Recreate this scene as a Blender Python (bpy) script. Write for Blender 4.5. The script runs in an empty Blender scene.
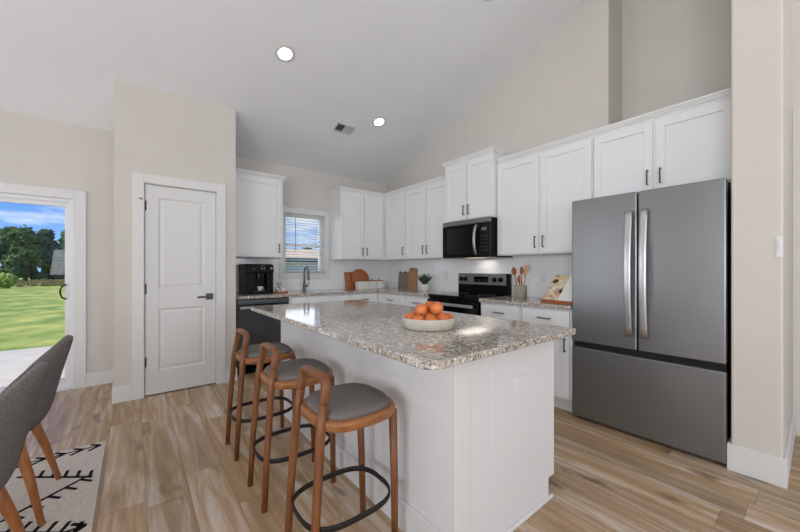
import bpy, bmesh, math, random
from mathutils import Vector, Matrix
random.seed(7)
PI = math.pi
S = bpy.context.scene
COL = S.collection

# ---------------------------------------------------------------- camera
cam = bpy.data.objects.new('camera', bpy.data.cameras.new('camera'))
COL.objects.link(cam)
cam.location = (0, 0, 1.2138)
cam.rotation_euler = (PI / 2, 0, -math.radians(38.556))
cam.data.sensor_width = 36
cam.data.lens = 36 * 334.0866 / 800
cam.data.shift_y = 3.93 / 800
cam.data.clip_start = 0.05
cam.data.clip_end = 500
S.camera = cam

# ---------------------------------------------------------------- light
S.view_settings.view_transform = 'Standard'
S.view_settings.look = 'None'
S.view_settings.gamma = 1
S.view_settings.use_curve_mapping = False
S.view_settings.exposure = -0.26


def lin(r, g, b):
    def f(c):
        c /= 255
        return c / 12.92 if c <= 0.04045 else ((c + .055) / 1.055) ** 2.4
    return (f(r), f(g), f(b), 1)


w = bpy.data.worlds.new('sky')
S.world = w
w.use_nodes = True
nt = w.node_tree
nt.nodes.clear()


def node(nt, kind, **kw):
    n = nt.nodes.new(kind)
    for k, v in kw.items():
        if k == 'op':
            n.operation = v
        elif hasattr(n, k) and not k.startswith('i_'):
            setattr(n, k, v)
        else:
            n.inputs[k[2:].replace('_', ' ')].default_value = v
    return n


def link(nt, a, ao, b, bi):
    nt.links.new(a.outputs[ao], b.inputs[bi])


tc = node(nt, 'ShaderNodeTexCoord')
sep = node(nt, 'ShaderNodeSeparateXYZ')
link(nt, tc, 'Generated', sep, 0)
ramp = node(nt, 'ShaderNodeValToRGB')
link(nt, sep, 'Z', ramp, 0)
ramp.color_ramp.elements[0].position = 0.0
ramp.color_ramp.elements[0].color = lin(150, 196, 245)
ramp.color_ramp.elements[1].position = 0.22
ramp.color_ramp.elements[1].color = lin(46, 116, 220)
add = node(nt, 'ShaderNodeMath', op='ADD')
add.inputs[1].default_value = 0.12
link(nt, sep, 'Z', add, 0)
dx = node(nt, 'ShaderNodeMath', op='DIVIDE'); link(nt, sep, 'X', dx, 0); link(nt, add, 0, dx, 1)
dy = node(nt, 'ShaderNodeMath', op='DIVIDE'); link(nt, sep, 'Y', dy, 0); link(nt, add, 0, dy, 1)
cmb = node(nt, 'ShaderNodeCombineXYZ'); link(nt, dx, 0, cmb, 0); link(nt, dy, 0, cmb, 1)
cn = node(nt, 'ShaderNodeTexNoise')
cn.inputs['Scale'].default_value = 0.9
cn.inputs['Detail'].default_value = 7
cn.inputs['Roughness'].default_value = 0.55
link(nt, cmb, 0, cn, 'Vector')
cr = node(nt, 'ShaderNodeValToRGB')
cr.color_ramp.elements[0].position = 0.50
cr.color_ramp.elements[0].color = (0, 0, 0, 1)
cr.color_ramp.elements[1].position = 0.70
cr.color_ramp.elements[1].color = (1, 1, 1, 1)
link(nt, cn, 'Fac', cr, 0)
mx = node(nt, 'ShaderNodeMixRGB')
link(nt, cr, 0, mx, 0)
link(nt, ramp, 0, mx, 1)
mx.inputs[2].default_value = lin(240, 244, 250)
bg = node(nt, 'ShaderNodeBackground')
bg.inputs['Strength'].default_value = 1.5
link(nt, mx, 0, bg, 0)
wo = node(nt, 'ShaderNodeOutputWorld')
link(nt, bg, 0, wo, 0)


def lamp(name, kind, loc, rot, energy, size=None, size_y=None, color=(1, 1, 1)):
    d = bpy.data.lights.new(name, kind)
    d.energy = energy
    d.color = color
    if kind == 'AREA':
        d.size = size
        if size_y:
            d.shape = 'RECTANGLE'
            d.size_y = size_y
        else:
            d.shape = 'DISK'
    o = bpy.data.objects.new(name, d)
    COL.objects.link(o)
    o.location = loc
    o.rotation_euler = rot
    return o


sun = lamp('sun_light', 'SUN', (0, 0, 20), (math.radians(50), 0, math.radians(-88)), 7.0, color=(1, .92, .80))
sun.data.angle = math.radians(1)
# area lights added to brighten the room, at unseen windows behind and beside the camera
WIN_FRONT = [(-1.87, -.55), (.35, 1.55), (2.2, 3.4)]  # unseen; first read off a reflection in the glass door, the others added
for i, (a, b) in enumerate(WIN_FRONT):
    lamp('unseen_window_fill', 'AREA', ((a + b) / 2, -4.45, 1.46), (PI / 2 + math.radians(40), 0, 0), 38, b - a, 1.0, (.97, .985, 1))
lamp('unseen_window_fill', 'AREA', (-3.15, -1.2, 1.45), (PI / 2 + math.radians(32), 0, -PI / 2), 150, 2.4, 1.7, (.97, .985, 1))
lamp('unseen_window_fill', 'AREA', (-3.15, 3.35, 1.5), (PI / 2 + math.radians(12), 0, -PI / 2), 25, 1.3, 1.3, (.97, .985, 1))  # unseen window, inferred from the brighter far side of the refrigerator

lamp('kitchen_window_daylight', 'AREA', (1.977, 5.02, 1.62), (-PI / 2, 0, 0), 4.4, .56, .8, (.97, .99, 1))

# ---------------------------------------------------------------- materials
def mat(name, color=None, rough=.5, metal=0, spec=.5, **kw):
    m = bpy.data.materials.new(name)
    m.use_nodes = True
    b = m.node_tree.nodes['Principled BSDF']
    if color:
        b.inputs['Base Color'].default_value = color
    b.inputs['Roughness'].default_value = rough
    b.inputs['Metallic'].default_value = metal
    b.inputs['Specular IOR Level'].default_value = spec
    for k, v in kw.items():
        b.inputs[k.replace('_', ' ')].default_value = v
    return m


def noise_mat(name, c1, c2, scale=20, rough=.5, stretch=(1, 1, 1), detail=4, bump=0, metal=0, lo=.35, hi=.65, spec=.5, coord='Object', bscale=None):
    """two colours mixed by noise in object space, with an optional bump"""
    m = mat(name, c1, rough, metal, spec)
    t = m.node_tree
    b = t.nodes['Principled BSDF']
    tc = node(t, 'ShaderNodeTexCoord')
    mp = node(t, 'ShaderNodeMapping')
    mp.inputs['Scale'].default_value = stretch
    link(t, tc, coord, mp, 0)
    n = node(t, 'ShaderNodeTexNoise')
    n.inputs['Scale'].default_value = scale
    n.inputs['Detail'].default_value = detail
    link(t, mp, 0, n, 'Vector')
    r = node(t, 'ShaderNodeValToRGB')
    r.color_ramp.elements[0].position = lo
    r.color_ramp.elements[0].color = c1
    r.color_ramp.elements[1].position = hi
    r.color_ramp.elements[1].color = c2
    link(t, n, 'Fac', r, 0)
    link(t, r, 0, b, 'Base Color')
    if bump:
        n2 = n
        if bscale:
            n2 = node(t, 'ShaderNodeTexNoise')
            n2.inputs['Scale'].default_value = bscale
            link(t, mp, 0, n2, 'Vector')
        bp = node(t, 'ShaderNodeBump')
        bp.inputs['Strength'].default_value = bump
        bp.inputs['Distance'].default_value = .01
        link(t, n2, 'Fac', bp, 'Height')
        link(t, bp, 0, b, 'Normal')
    return m


M = {}
M['wall'] = noise_mat('wall_paint', lin(213, 208, 201), lin(216, 211, 204), 3, .9, bump=.02, bscale=400)
M['ceiling'] = noise_mat('ceiling_paint', lin(238, 240, 243), lin(240, 242, 245), 3, .95, bump=.02, bscale=300)
M['trim'] = mat('trim_white', lin(226, 226, 225), .45)
M['cab'] = mat('cabinet_white', lin(238, 239, 240), .4)
M['panel'] = mat('island_white', lin(226, 226, 227), .5)
M['bronze'] = mat('dark_pull', lin(92, 90, 88), .4, .8)
M['black_metal'] = mat('black_metal', lin(34, 33, 33), .45, .3)
M['steel'] = mat('brushed_steel', lin(140, 141, 143), .36, .92)
M['steel_light'] = noise_mat('bright_steel', lin(200, 200, 203), lin(208, 208, 210), 60, .3, (1, 1, .02), metal=.9)
M['gunmetal'] = mat('dark_steel', lin(96, 99, 104), .3, .8)
M['black_gloss'] = mat('black_glass', lin(4, 4, 5), .08, spec=.35)
M['black'] = mat('black_plastic', lin(6, 6, 7), .35, spec=.15)
M['black_matt'] = mat('black_matt', lin(10, 10, 11), .7)
M['glow_grey'] = mat('display_grey', lin(105, 108, 110), .3)
M['chrome'] = mat('chrome', lin(190, 190, 192), .15, 1)
M['faucet'] = mat('faucet_metal', lin(120, 120, 122), .3, .85)
M['wood'] = noise_mat('oak_brown', lin(106, 62, 33), lin(134, 83, 47), 9, .42, (6, 6, .6), bump=.05)
M['wood_h'] = noise_mat('oak_seat', lin(134, 84, 47), lin(164, 108, 63), 9, .42, (.6, 5, 5), bump=.05)
M['chair_wood'] = noise_mat('beech_leg', lin(158, 96, 50), lin(182, 118, 66), 8, .4, (6, 6, .6))
M['fabric'] = noise_mat('charcoal_weave', lin(104, 98, 94), lin(128, 121, 116), 260, .95, bump=.35, spec=.2)
M['chair_fabric'] = noise_mat('grey_upholstery', lin(106, 103, 102), lin(126, 122, 120), 160, .95, bump=.25, spec=.2)
M['board'] = noise_mat('cutting_wood', lin(166, 98, 56), lin(192, 126, 78), 14, .5, (1, 1, 5))
M['board_tan'] = noise_mat('tan_wood', lin(170, 122, 86), lin(188, 140, 104), 14, .55, (5, 5, 1))
M['board_grey'] = noise_mat('taupe_wood', lin(134, 120, 106), lin(150, 137, 122), 14, .6, (5, 5, 1))
M['spoon'] = noise_mat('spoon_wood', lin(150, 84, 44), lin(178, 108, 62), 12, .5, (5, 5, 1))
M['spoon_pale'] = noise_mat('pale_wood', lin(196, 158, 126), lin(212, 176, 146), 12, .5, (5, 5, 1))
M['cer_white'] = mat('white_ceramic', lin(232, 230, 226), .3)
M['crock'] = noise_mat('stoneware_grey', lin(158, 150, 138), lin(172, 164, 152), 40, .6)
M['bowl'] = noise_mat('stoneware_pale', lin(186, 180, 165), lin(202, 196, 182), 18, .55, bump=.05)
M['orange'] = noise_mat('orange_peel', lin(202, 98, 42), lin(226, 138, 76), 6, .42, bump=.12, bscale=120)
M['stemgreen'] = mat('orange_stem', lin(96, 92, 48), .7)
M['leaf'] = noise_mat('succulent_leaf', lin(40, 54, 42), lin(74, 92, 70), 30, .5)
M['soil'] = noise_mat('soil', lin(50, 40, 32), lin(72, 58, 46), 80, .95)
M['paper'] = mat('paper_white', lin(238, 236, 230), .8)
M['plate_white'] = mat('plate_white', lin(230, 230, 228), .35)
M['slot'] = mat('slot_grey', lin(120, 118, 116), .6)
M['vinyl'] = mat('vinyl_white', lin(232, 233, 235), .4)
M['blind'] = mat('blind_white', lin(238, 238, 238), .5)
t_ = M['blind'].node_tree
tl = t_.nodes.new('ShaderNodeBsdfTranslucent')
tl.inputs[0].default_value = lin(238, 238, 238)
ms = t_.nodes.new('ShaderNodeMixShader')
ms.inputs[0].default_value = .65
t_.links.new(t_.nodes['Principled BSDF'].outputs[0], ms.inputs[1])
t_.links.new(tl.outputs[0], ms.inputs[2])
t_.links.new(ms.outputs[0], t_.nodes['Material Output'].inputs[0])
M['rug'] = noise_mat('rug_ivory', lin(196, 184, 172), lin(216, 206, 195), 90, .98, bump=.5, spec=.1)
M['rug_black'] = noise_mat('rug_black', lin(26, 23, 22), lin(44, 40, 38), 120, .98, spec=.1)
M['concrete'] = noise_mat('concrete', lin(188, 178, 163), lin(200, 191, 177), 4, .9, bump=.03)
M['bark'] = noise_mat('bark', lin(86, 72, 60), lin(120, 104, 88), 8, .95, (4, 4, .6))
M['register'] = mat('register_white', lin(214, 214, 213), .5)
M['duct'] = mat('duct_dark', lin(62, 62, 62), .8)
M['roof'] = noise_mat('roof_tan', lin(196, 172, 140), lin(214, 192, 160), 6, .9)
M['siding'] = mat('siding_pale', lin(200, 206, 214), .8)
M['fascia'] = mat('fascia_dark', lin(62, 84, 92), .7)


def emit(name, color, strength):
    m = bpy.data.materials.new(name)
    m.use_nodes = True
    t = m.node_tree
    t.nodes.clear()
    e = node(t, 'ShaderNodeEmission')
    e.inputs[0].default_value = color
    e.inputs[1].default_value = strength
    o = node(t, 'ShaderNodeOutputMaterial')
    link(t, e, 0, o, 0)
    return m


M['lens'] = emit('lamp_lens', (1, .98, .95, 1), 14)


def glass():
    m = bpy.data.materials.new('pane_glass')
    m.use_nodes = True
    t = m.node_tree
    t.nodes.clear()
    tr = node(t, 'ShaderNodeBsdfTransparent')
    tr.inputs[0].default_value = (.96, .98, .975, 1)
    gl = node(t, 'ShaderNodeBsdfGlossy')
    gl.inputs['Roughness'].default_value = .02
    fr = node(t, 'ShaderNodeFresnel')
    fr.inputs[0].default_value = 1.3
    mix = node(t, 'ShaderNodeMixShader')
    link(t, fr, 0, mix, 0)
    link(t, tr, 0, mix, 1)
    link(t, gl, 0, mix, 2)
    o = node(t, 'ShaderNodeOutputMaterial')
    link(t, mix, 0, o, 0)
    return m


M['glass'] = glass()


def plank_floor():
    m = mat('plank_floor', lin(170, 145, 115), .42, spec=.35)
    t = m.node_tree
    b = t.nodes['Principled BSDF']
    tc = node(t, 'ShaderNodeTexCoord')
    sp = node(t, 'ShaderNodeSeparateXYZ')
    link(t, tc, 'Object', sp, 0)

    def mth(op, a, bb=None):
        n = node(t, 'ShaderNodeMath', op=op)
        for i, v in enumerate((a, bb)):
            if v is None:
                continue
            if isinstance(v, (int, float)):
                n.inputs[i].default_value = v
            else:
                t.links.new(v, n.inputs[i])
        return n.outputs[0]
    W, L = .189, 1.22
    rx = mth('DIVIDE', mth('SUBTRACT', sp.outputs[0], .051), W)
    row = mth('FLOOR', rx)
    fx = mth('SUBTRACT', rx, row)
    wn = node(t, 'ShaderNodeTexWhiteNoise', noise_dimensions='1D')
    t.links.new(row, wn.inputs['W'])
    ry = mth('ADD', mth('DIVIDE', sp.outputs[1], L), mth('MULTIPLY', wn.outputs['Value'], 7.3))
    colm = mth('FLOOR', ry)
    fy = mth('SUBTRACT', ry, colm)
    cv = node(t, 'ShaderNodeCombineXYZ')
    t.links.new(row, cv.inputs[0]); t.links.new(colm, cv.inputs[1])
    w2 = node(t, 'ShaderNodeTexWhiteNoise', noise_dimensions='2D')
    t.links.new(cv.outputs[0], w2.inputs['Vector'])
    # grain: noise stretched along the plank, shifted per plank
    gv = node(t, 'ShaderNodeCombineXYZ')
    t.links.new(mth('MULTIPLY', sp.outputs[0], 11.0), gv.inputs[0])
    t.links.new(mth('ADD', mth('MULTIPLY', sp.outputs[1], .85), mth('MULTIPLY', w2.outputs['Value'], 40)), gv.inputs[1])
    t.links.new(mth('MULTIPLY', w2.outputs['Value'], 9), gv.inputs[2])
    g = node(t, 'ShaderNodeTexNoise')
    g.inputs['Scale'].default_value = 1.5
    g.inputs['Detail'].default_value = 7
    g.inputs['Roughness'].default_value = .62
    g.inputs['Distortion'].default_value = .5
    link(t, gv, 0, g, 'Vector')
    # knots: sparse dark rings
    kv = node(t, 'ShaderNodeCombineXYZ')
    t.links.new(mth('MULTIPLY', sp.outputs[0], 5.0), kv.inputs[0])
    t.links.new(mth('ADD', mth('MULTIPLY', sp.outputs[1], 2.2), mth('MULTIPLY', w2.outputs['Value'], 23)), kv.inputs[1])
    vo = node(t, 'ShaderNodeTexNoise')
    vo.inputs['Scale'].default_value = 1.1
    vo.inputs['Detail'].default_value = 2
    link(t, kv, 0, vo, 'Vector')
    kr = node(t, 'ShaderNodeValToRGB')
    kr.color_ramp.elements[0].position = .64; kr.color_ramp.elements[0].color = (0, 0, 0, 1)
    kr.color_ramp.elements[1].position = .74; kr.color_ramp.elements[1].color = (1, 1, 1, 1)
    link(t, vo, 'Fac', kr, 0)
    r1 = node(t, 'ShaderNodeValToRGB')
    for e, (p, c) in zip([r1.color_ramp.elements[0], r1.color_ramp.elements[1], r1.color_ramp.elements.new(.5)],
                         [(.28, lin(148, 118, 86)), (.72, lin(196, 166, 130)), (.5, lin(180, 149, 113))]):
        e.position = p; e.color = c
    link(t, g, 'Fac', r1, 0)
    hs = node(t, 'ShaderNodeHueSaturation')
    t.links.new(mth('ADD', .86, mth('MULTIPLY', w2.outputs['Value'], .26)), hs.inputs['Value'])
    w3 = node(t, 'ShaderNodeSeparateColor')
    link(t, w2, 'Color', w3, 0)
    t.links.new(mth('ADD', .86, mth('MULTIPLY', w3.outputs[1], .16)), hs.inputs['Saturation'])
    link(t, r1, 0, hs, 'Color')
    km = node(t, 'ShaderNodeMixRGB')
    km.inputs[2].default_value = lin(78, 54, 36)
    t.links.new(mth('MULTIPLY', kr.outputs[0], .75), km.inputs[0])
    link(t, hs, 0, km, 1)
    # joints
    ex = mth('MINIMUM', fx, mth('SUBTRACT', 1, fx))
    ey = mth('MULTIPLY', mth('MINIMUM', fy, mth('SUBTRACT', 1, fy)), L / W)
    ed = mth('MINIMUM', ex, ey)
    jr = node(t, 'ShaderNodeMapRange')
    jr.inputs[1].default_value = .004; jr.inputs[2].default_value = .014
    jr.inputs[3].default_value = .62; jr.inputs[4].default_value = 1
    t.links.new(ed, jr.inputs[0])
    jm = node(t, 'ShaderNodeMixRGB', blend_type='MULTIPLY')
    jm.inputs[0].default_value = 1
    link(t, km, 0, jm, 1)
    link(t, jr, 0, jm, 2)
    link(t, jm, 0, b, 'Base Color')
    bp = node(t, 'ShaderNodeBump')
    bp.inputs['Strength'].default_value = .12
    bp.inputs['Distance'].default_value = .004
    link(t, g, 'Fac', bp, 'Height')
    link(t, bp, 0, b, 'Normal')
    return m


def granite():
    m = mat('granite', lin(190, 180, 168), .08, spec=.55)
    t = m.node_tree
    b = t.nodes['Principled BSDF']
    tc = node(t, 'ShaderNodeTexCoord')

    def nz(scale, detail=3, rough=.6, off=0):
        mp = node(t, 'ShaderNodeMapping')
        mp.inputs['Location'].default_value = (off, off * 1.7, off * .3)
        link(t, tc, 'Object', mp, 0)
        n = node(t, 'ShaderNodeTexNoise')
        n.inputs['Scale'].default_value = scale
        n.inputs['Detail'].default_value = detail
        n.inputs['Roughness'].default_value = rough
        link(t, mp, 0, n, 'Vector')
        return n

    def step(n, a, bb):
        r = node(t, 'ShaderNodeValToRGB')
        r.color_ramp.elements[0].position = a; r.color_ramp.elements[0].color = (0, 0, 0, 1)
        r.color_ramp.elements[1].position = bb; r.color_ramp.elements[1].color = (1, 1, 1, 1)
        link(t, n, 'Fac', r, 0)
        return r
    base = node(t, 'ShaderNodeValToRGB')
    base.color_ramp.elements[0].position = .36; base.color_ramp.elements[0].color = lin(168, 157, 144)
    base.color_ramp.elements[1].position = .62; base.color_ramp.elements[1].color = lin(208, 201, 192)
    link(t, nz(22, 4), 'Fac', base, 0)
    prev = base
    for sc, a, bb, c, off in ((60, .545, .60, (164, 150, 137), 3), (78, .585, .625, (128, 118, 111), 7), (95, .59, .63, (74, 68, 66), 12), (66, .58, .62, (236, 233, 228), 19), (130, .61, .65, (40, 37, 37), 25)):
        s = step(nz(sc, 3, .55, off), a, bb)
        mx = node(t, 'ShaderNodeMixRGB')
        mx.inputs[2].default_value = lin(*c)
        link(t, s, 0, mx, 0)
        link(t, prev, 0, mx, 1)
        prev = mx
    link(t, prev, 0, b, 'Base Color')
    return m


def subway():
    m = mat('subway_tile', lin(243, 244, 245), .12)
    t = m.node_tree
    b = t.nodes['Principled BSDF']
    tc = node(t, 'ShaderNodeTexCoord')
    br = node(t, 'ShaderNodeTexBrick')
    br.inputs['Scale'].default_value = 1
    br.inputs['Brick Width'].default_value = .152
    br.inputs['Row Height'].default_value = .076
    br.inputs['Mortar Size'].default_value = .0016
    br.inputs['Mortar Smooth'].default_value = .3
    br.inputs['Color1'].default_value = lin(243, 244, 245)
    br.inputs['Color2'].default_value = lin(246, 247, 248)
    br.inputs['Mortar'].default_value = lin(232, 232, 231)
    mp = node(t, 'ShaderNodeMapping')
    mp.inputs['Rotation'].default_value = (PI / 2, 0, 0)
    link(t, tc, 'Object', mp, 0)
    link(t, mp, 0, br, 'Vector')
    link(t, br, 'Color', b, 'Base Color')
    nz = node(t, 'ShaderNodeTexNoise')
    nz.inputs['Scale'].default_value = 9
    link(t, tc, 'Object', nz, 'Vector')
    ad = node(t, 'ShaderNodeMath', op='MULTIPLY_ADD')
    ad.inputs[1].default_value = -.6
    link(t, br, 'Fac', ad, 0)
    link(t, nz, 'Fac', ad, 2)
    bp = node(t, 'ShaderNodeBump')
    bp.inputs['Strength'].default_value = .22
    bp.inputs['Distance'].default_value = .006
    link(t, ad, 0, bp, 'Height')
    link(t, bp, 0, b, 'Normal')
    return m


def grass_mat():
    m = noise_mat('meadow_grass', lin(104, 132, 44), lin(176, 178, 88), 1.6, .95, (1, .6, 1), detail=12, lo=.36, hi=.68)
    return m


def crown_mat(name, c1, c2):
    return noise_mat(name, c1, c2, 3.2, .9, detail=6, bump=.6, spec=.2)


def picture_page():
    """a printed food photograph: blotches of tan, pink and dark on cream"""
    m = mat('printed_page', lin(226, 206, 170), .7)
    t = m.node_tree
    b = t.nodes['Principled BSDF']
    tc = node(t, 'ShaderNodeTexCoord')
    v = node(t, 'ShaderNodeTexVoronoi')
    v.inputs['Scale'].default_value = 26
    link(t, tc, 'Object', v, 'Vector')
    sc = node(t, 'ShaderNodeSeparateColor')
    link(t, v, 'Color', sc, 0)
    r = node(t, 'ShaderNodeValToRGB')
    r.color_ramp.interpolation = 'CONSTANT'
    cs = [(0, (228, 206, 160)), (.3, (206, 178, 168)), (.5, (232, 222, 208)), (.68, (190, 158, 110)), (.84, (150, 122, 112)), (.94, (60, 48, 44))]
    els = r.color_ramp.elements
    els[0].position = 0; els[0].color = lin(*cs[0][1])
    els[1].position = cs[-1][0]; els[1].color = lin(*cs[-1][1])
    for p, c in cs[1:-1]:
        e = els.new(p); e.color = lin(*c)
    link(t, sc, 0, r, 0)
    link(t, r, 0, b, 'Base Color')
    return m


M['floor'] = plank_floor()
M['granite'] = granite()
M['tile'] = subway()
M['grass'] = grass_mat()
M['page'] = picture_page()
M['pink'] = mat('dusty_pink', lin(168, 130, 122), .8)
M['weeds'] = noise_mat('dry_weeds', lin(158, 142, 96), lin(168, 166, 96), 2, .95)
M['crown_a'] = crown_mat('crown_green', lin(44, 66, 38), lin(96, 122, 72))
M['crown_b'] = crown_mat('crown_dark', lin(36, 58, 40), lin(80, 108, 74))


# ---------------------------------------------------------------- mesh helpers
class MB:
    """collects shapes and links them as one mesh object"""

    def __init__(self):
        self.bm = bmesh.new()
        self.mats = []

    def _mi(self, m):
        if m is None:
            return 0
        if m not in self.mats:
            self.mats.append(m)
        return self.mats.index(m)

    def poly(self, verts, faces, m=None, smooth=False):
        vs = [self.bm.verts.new(v) for v in verts]
        mi = self._mi(m)
        for f in faces:
            try:
                fc = self.bm.faces.new([vs[i] for i in f])
                fc.smooth = smooth
                fc.material_index = mi
            except ValueError:
                pass
        return vs

    def box(self, x0, x1, y0, y1, z0, z1, m=None):
        v = [(x, y, z) for z in (z0, z1) for y in (y0, y1) for x in (x0, x1)]
        return self.poly(v, [(0, 2, 3, 1), (4, 5, 7, 6), (0, 1, 5, 4), (2, 6, 7, 3), (0, 4, 6, 2), (1, 3, 7, 5)], m)

    def loft(self, rings, cap=True, smooth=True, closed=False, m=None):
        n = len(rings[0])
        v = [p for r in rings for p in r]
        f = []
        R = len(rings)
        for i in range(R if closed else R - 1):
            a, b = i * n, ((i + 1) % R) * n
            for j in range(n):
                k = (j + 1) % n
                f.append((a + j, a + k, b + k, b + j))
        if cap and not closed:
            f.append(tuple(range(n - 1, -1, -1)))
            f.append(tuple((R - 1) * n + j for j in range(n)))
        return self.poly(v, f, m, smooth)

    def lathe(self, prof, cx=0, cy=0, cz=0, n=28, smooth=True, cap=True):
        rings = [[(cx + r * math.cos(2 * PI * j / n), cy + r * math.sin(2 * PI * j / n), cz + z) for j in range(n)] for r, z in prof]
        return self.loft(rings, cap, smooth)

    def cyl(self, p0, p1, r0, r1=None, n=14, smooth=True):
        return self.tube([p0, p1], [r0, r0 if r1 is None else r1], n, smooth)

    def tube(self, pts, r, n=10, smooth=True, closed=False, flat=None, up=None):
        """sweep of a round (or flat = (width, height)) section along pts"""
        P = [Vector(p) for p in pts]
        N = len(P)
        rings = []
        ref = Vector(up) if up else None
        for i, p in enumerate(P):
            if closed:
                d = (P[(i + 1) % N] - P[i - 1])
            else:
                d = P[min(i + 1, N - 1)] - P[max(i - 1, 0)]
            d.normalize()
            u = ref if ref else (Vector((0, 0, 1)) if abs(d.z) < .93 else Vector((0, 1, 0)))
            a = d.cross(u).normalized()
            b = a.cross(d).normalized()
            rr = r[i] if isinstance(r, (list, tuple)) else r
            if flat:
                fw, fh = flat if not isinstance(flat[0], (list, tuple)) else flat[i]
                ring = []
                for k in range(n):
                    t = 2 * PI * (k + .5) / n
                    c, s = math.cos(t), math.sin(t)
                    e = .5
                    ring.append(p + a * fw / 2 * math.copysign(abs(c) ** e, c) + b * fh / 2 * math.copysign(abs(s) ** e, s))
                rings.append(ring)
            else:
                rings.append([p + a * rr * math.cos(2 * PI * k / n) + b * rr * math.sin(2 * PI * k / n) for k in range(n)])
        return self.loft(rings, True, smooth, closed)

    def prism(self, pts, z0, z1, smooth=False):
        """outline in the xy plane raised from z0 to z1"""
        return self.loft([[(x, y, z0) for x, y in pts], [(x, y, z1) for x, y in pts]], True, smooth)

    def xform(self, mat4):
        self.bm.transform(mat4)
        return self

    def build(self, name, m, parent=None, bevel=0, loc=None, seg=2, sub=0):
        bmesh.ops.recalc_face_normals(self.bm, faces=self.bm.faces)
        me = bpy.data.meshes.new(name)
        self.bm.to_mesh(me)
        self.bm.free()
        if self.mats and self.mats[0] is not None:
            for x in self.mats:
                me.materials.append(x)
        else:
            me.materials.append(m)
        o = bpy.data.objects.new(name, me)
        COL.objects.link(o)
        if parent:
            o.parent = parent
        if loc:
            o.location = loc
        if bevel:
            b = o.modifiers.new('bevel', 'BEVEL')
            b.width = bevel
            b.segments = seg
            b.limit_method = 'ANGLE'
            b.angle_limit = math.radians(40)
        if sub:
            s = o.modifiers.new('sub', 'SUBSURF')
            s.levels = s.render_levels = sub
        return o


def tag(o, label, cat, group=None):
    o['label'] = label
    o['category'] = cat
    if group:
        o['group'] = group
    return o


def thing(name, label, cat, loc=(0, 0, 0), rz=0, group=None):
    o = bpy.data.objects.new(name, None)
    o.empty_display_size = .05
    COL.objects.link(o)
    o.location = loc
    o.rotation_euler = (0, 0, rz)
    return tag(o, label, cat, group)


def struct(o):
    o['kind'] = 'structure'
    return o


def copy_tree(o, parent=None):
    c = o.copy()
    COL.objects.link(c)
    if parent:
        c.parent = parent
    for ch in [x for x in bpy.data.objects if x.parent == o]:
        copy_tree(ch, c)
    return c


def superell(a, b, e, n, cx=0, cy=0):
    out = []
    for k in range(n):
        t = 2 * PI * k / n
        c, s = math.cos(t), math.sin(t)
        out.append((cx + a * math.copysign(abs(c) ** (2 / e), c), cy + b * math.copysign(abs(s) ** (2 / e), s)))
    return out


# ---------------------------------------------------------------- room
YB, XR, XA = 4.741, 3.474, 3.819          # back wall, right wall, alcove wall
XL, YF = -3.2, -4.5
T = .13
RY = -.2


def cz(y):                                # ceiling height
    return 2.705 + .347 * (YB - y) if y >= RY else 2.705 + .347 * (YB - RY) - .347 * (RY - y)


mb = MB(); mb.box(XL - .2, 6.2, YF - .2, YB + .15, -.12, 0)
struct(mb.build('floor', M['floor']))

mb = MB()
t = .15
mb.loft([[(x, YB + .4, cz(YB + .4)), (x, RY, cz(RY)), (x, YF - .2, cz(YF - .2)), (x, YF - .2, cz(YF - .2) + t), (x, RY, cz(RY) + t), (x, YB + .4, cz(YB + .4) + t)] for x in (XL - .2, 6.2)], smooth=False)
struct(mb.build('ceiling', M['ceiling']))


def wall_grid(mb, a0, a1, z0, z1, holes, put):
    """rectangular wall with rectangular holes; put(a0, a1, z0, z1) adds a box"""
    xs = sorted({a0, a1} | {h[0] for h in holes} | {h[1] for h in holes})
    for i in range(len(xs) - 1):
        l, r = xs[i], xs[i + 1]
        hs = sorted([(h[2], h[3]) for h in holes if h[0] <= l + 1e-6 and h[1] >= r - 1e-6])
        z = z0
        for b, t_ in hs:
            if b > z:
                put(l, r, z, b)
            z = t_
        if z < z1:
            put(l, r, z, z1)


# window and door openings
WX0, WX1, WZ0, WZ1 = 1.672, 2.300, 1.158, 2.035
DX0, DX1, DZ = -2.31, -.477, 1.935
mb = MB()
wall_grid(mb, XL - T, XR + T, 0, 2.74, [(WX0, WX1, WZ0, WZ1), (DX0, DX1, -.0, DZ)], lambda a, b, c, d: mb.box(a, b, YB, YB + T, c, d))
struct(mb.build('wall_back', M['wall']))

# right gable wall, ending beside the refrigerator recess
YG = 1.229
mb = MB()
mb.loft([[(x, YB + T, 0), (x, YG, 0), (x, YG, cz(YG) + .05), (x, YB + T, cz(YB + T) + .05)] for x in (XR, XA + T)], smooth=False)
struct(mb.build('wall_right', M['wall']))
mb = MB()
mb.loft([[(x, YG, 0), (x, .2, 0), (x, .2, cz(.2) + .05), (x, YG, cz(YG) + .05)] for x in (XA, XA + T)], smooth=False)
struct(mb.build('wall_alcove', M['wall']))
# partition beside the refrigerator
YS0, YS1, XS = .125, .335, 2.84
mb = MB(); mb.box(XS, XA + T, YS0, YS1, 0, cz(YS0) + .03)
struct(mb.build('wall_partition', M['wall'], bevel=.012, seg=3))
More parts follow.
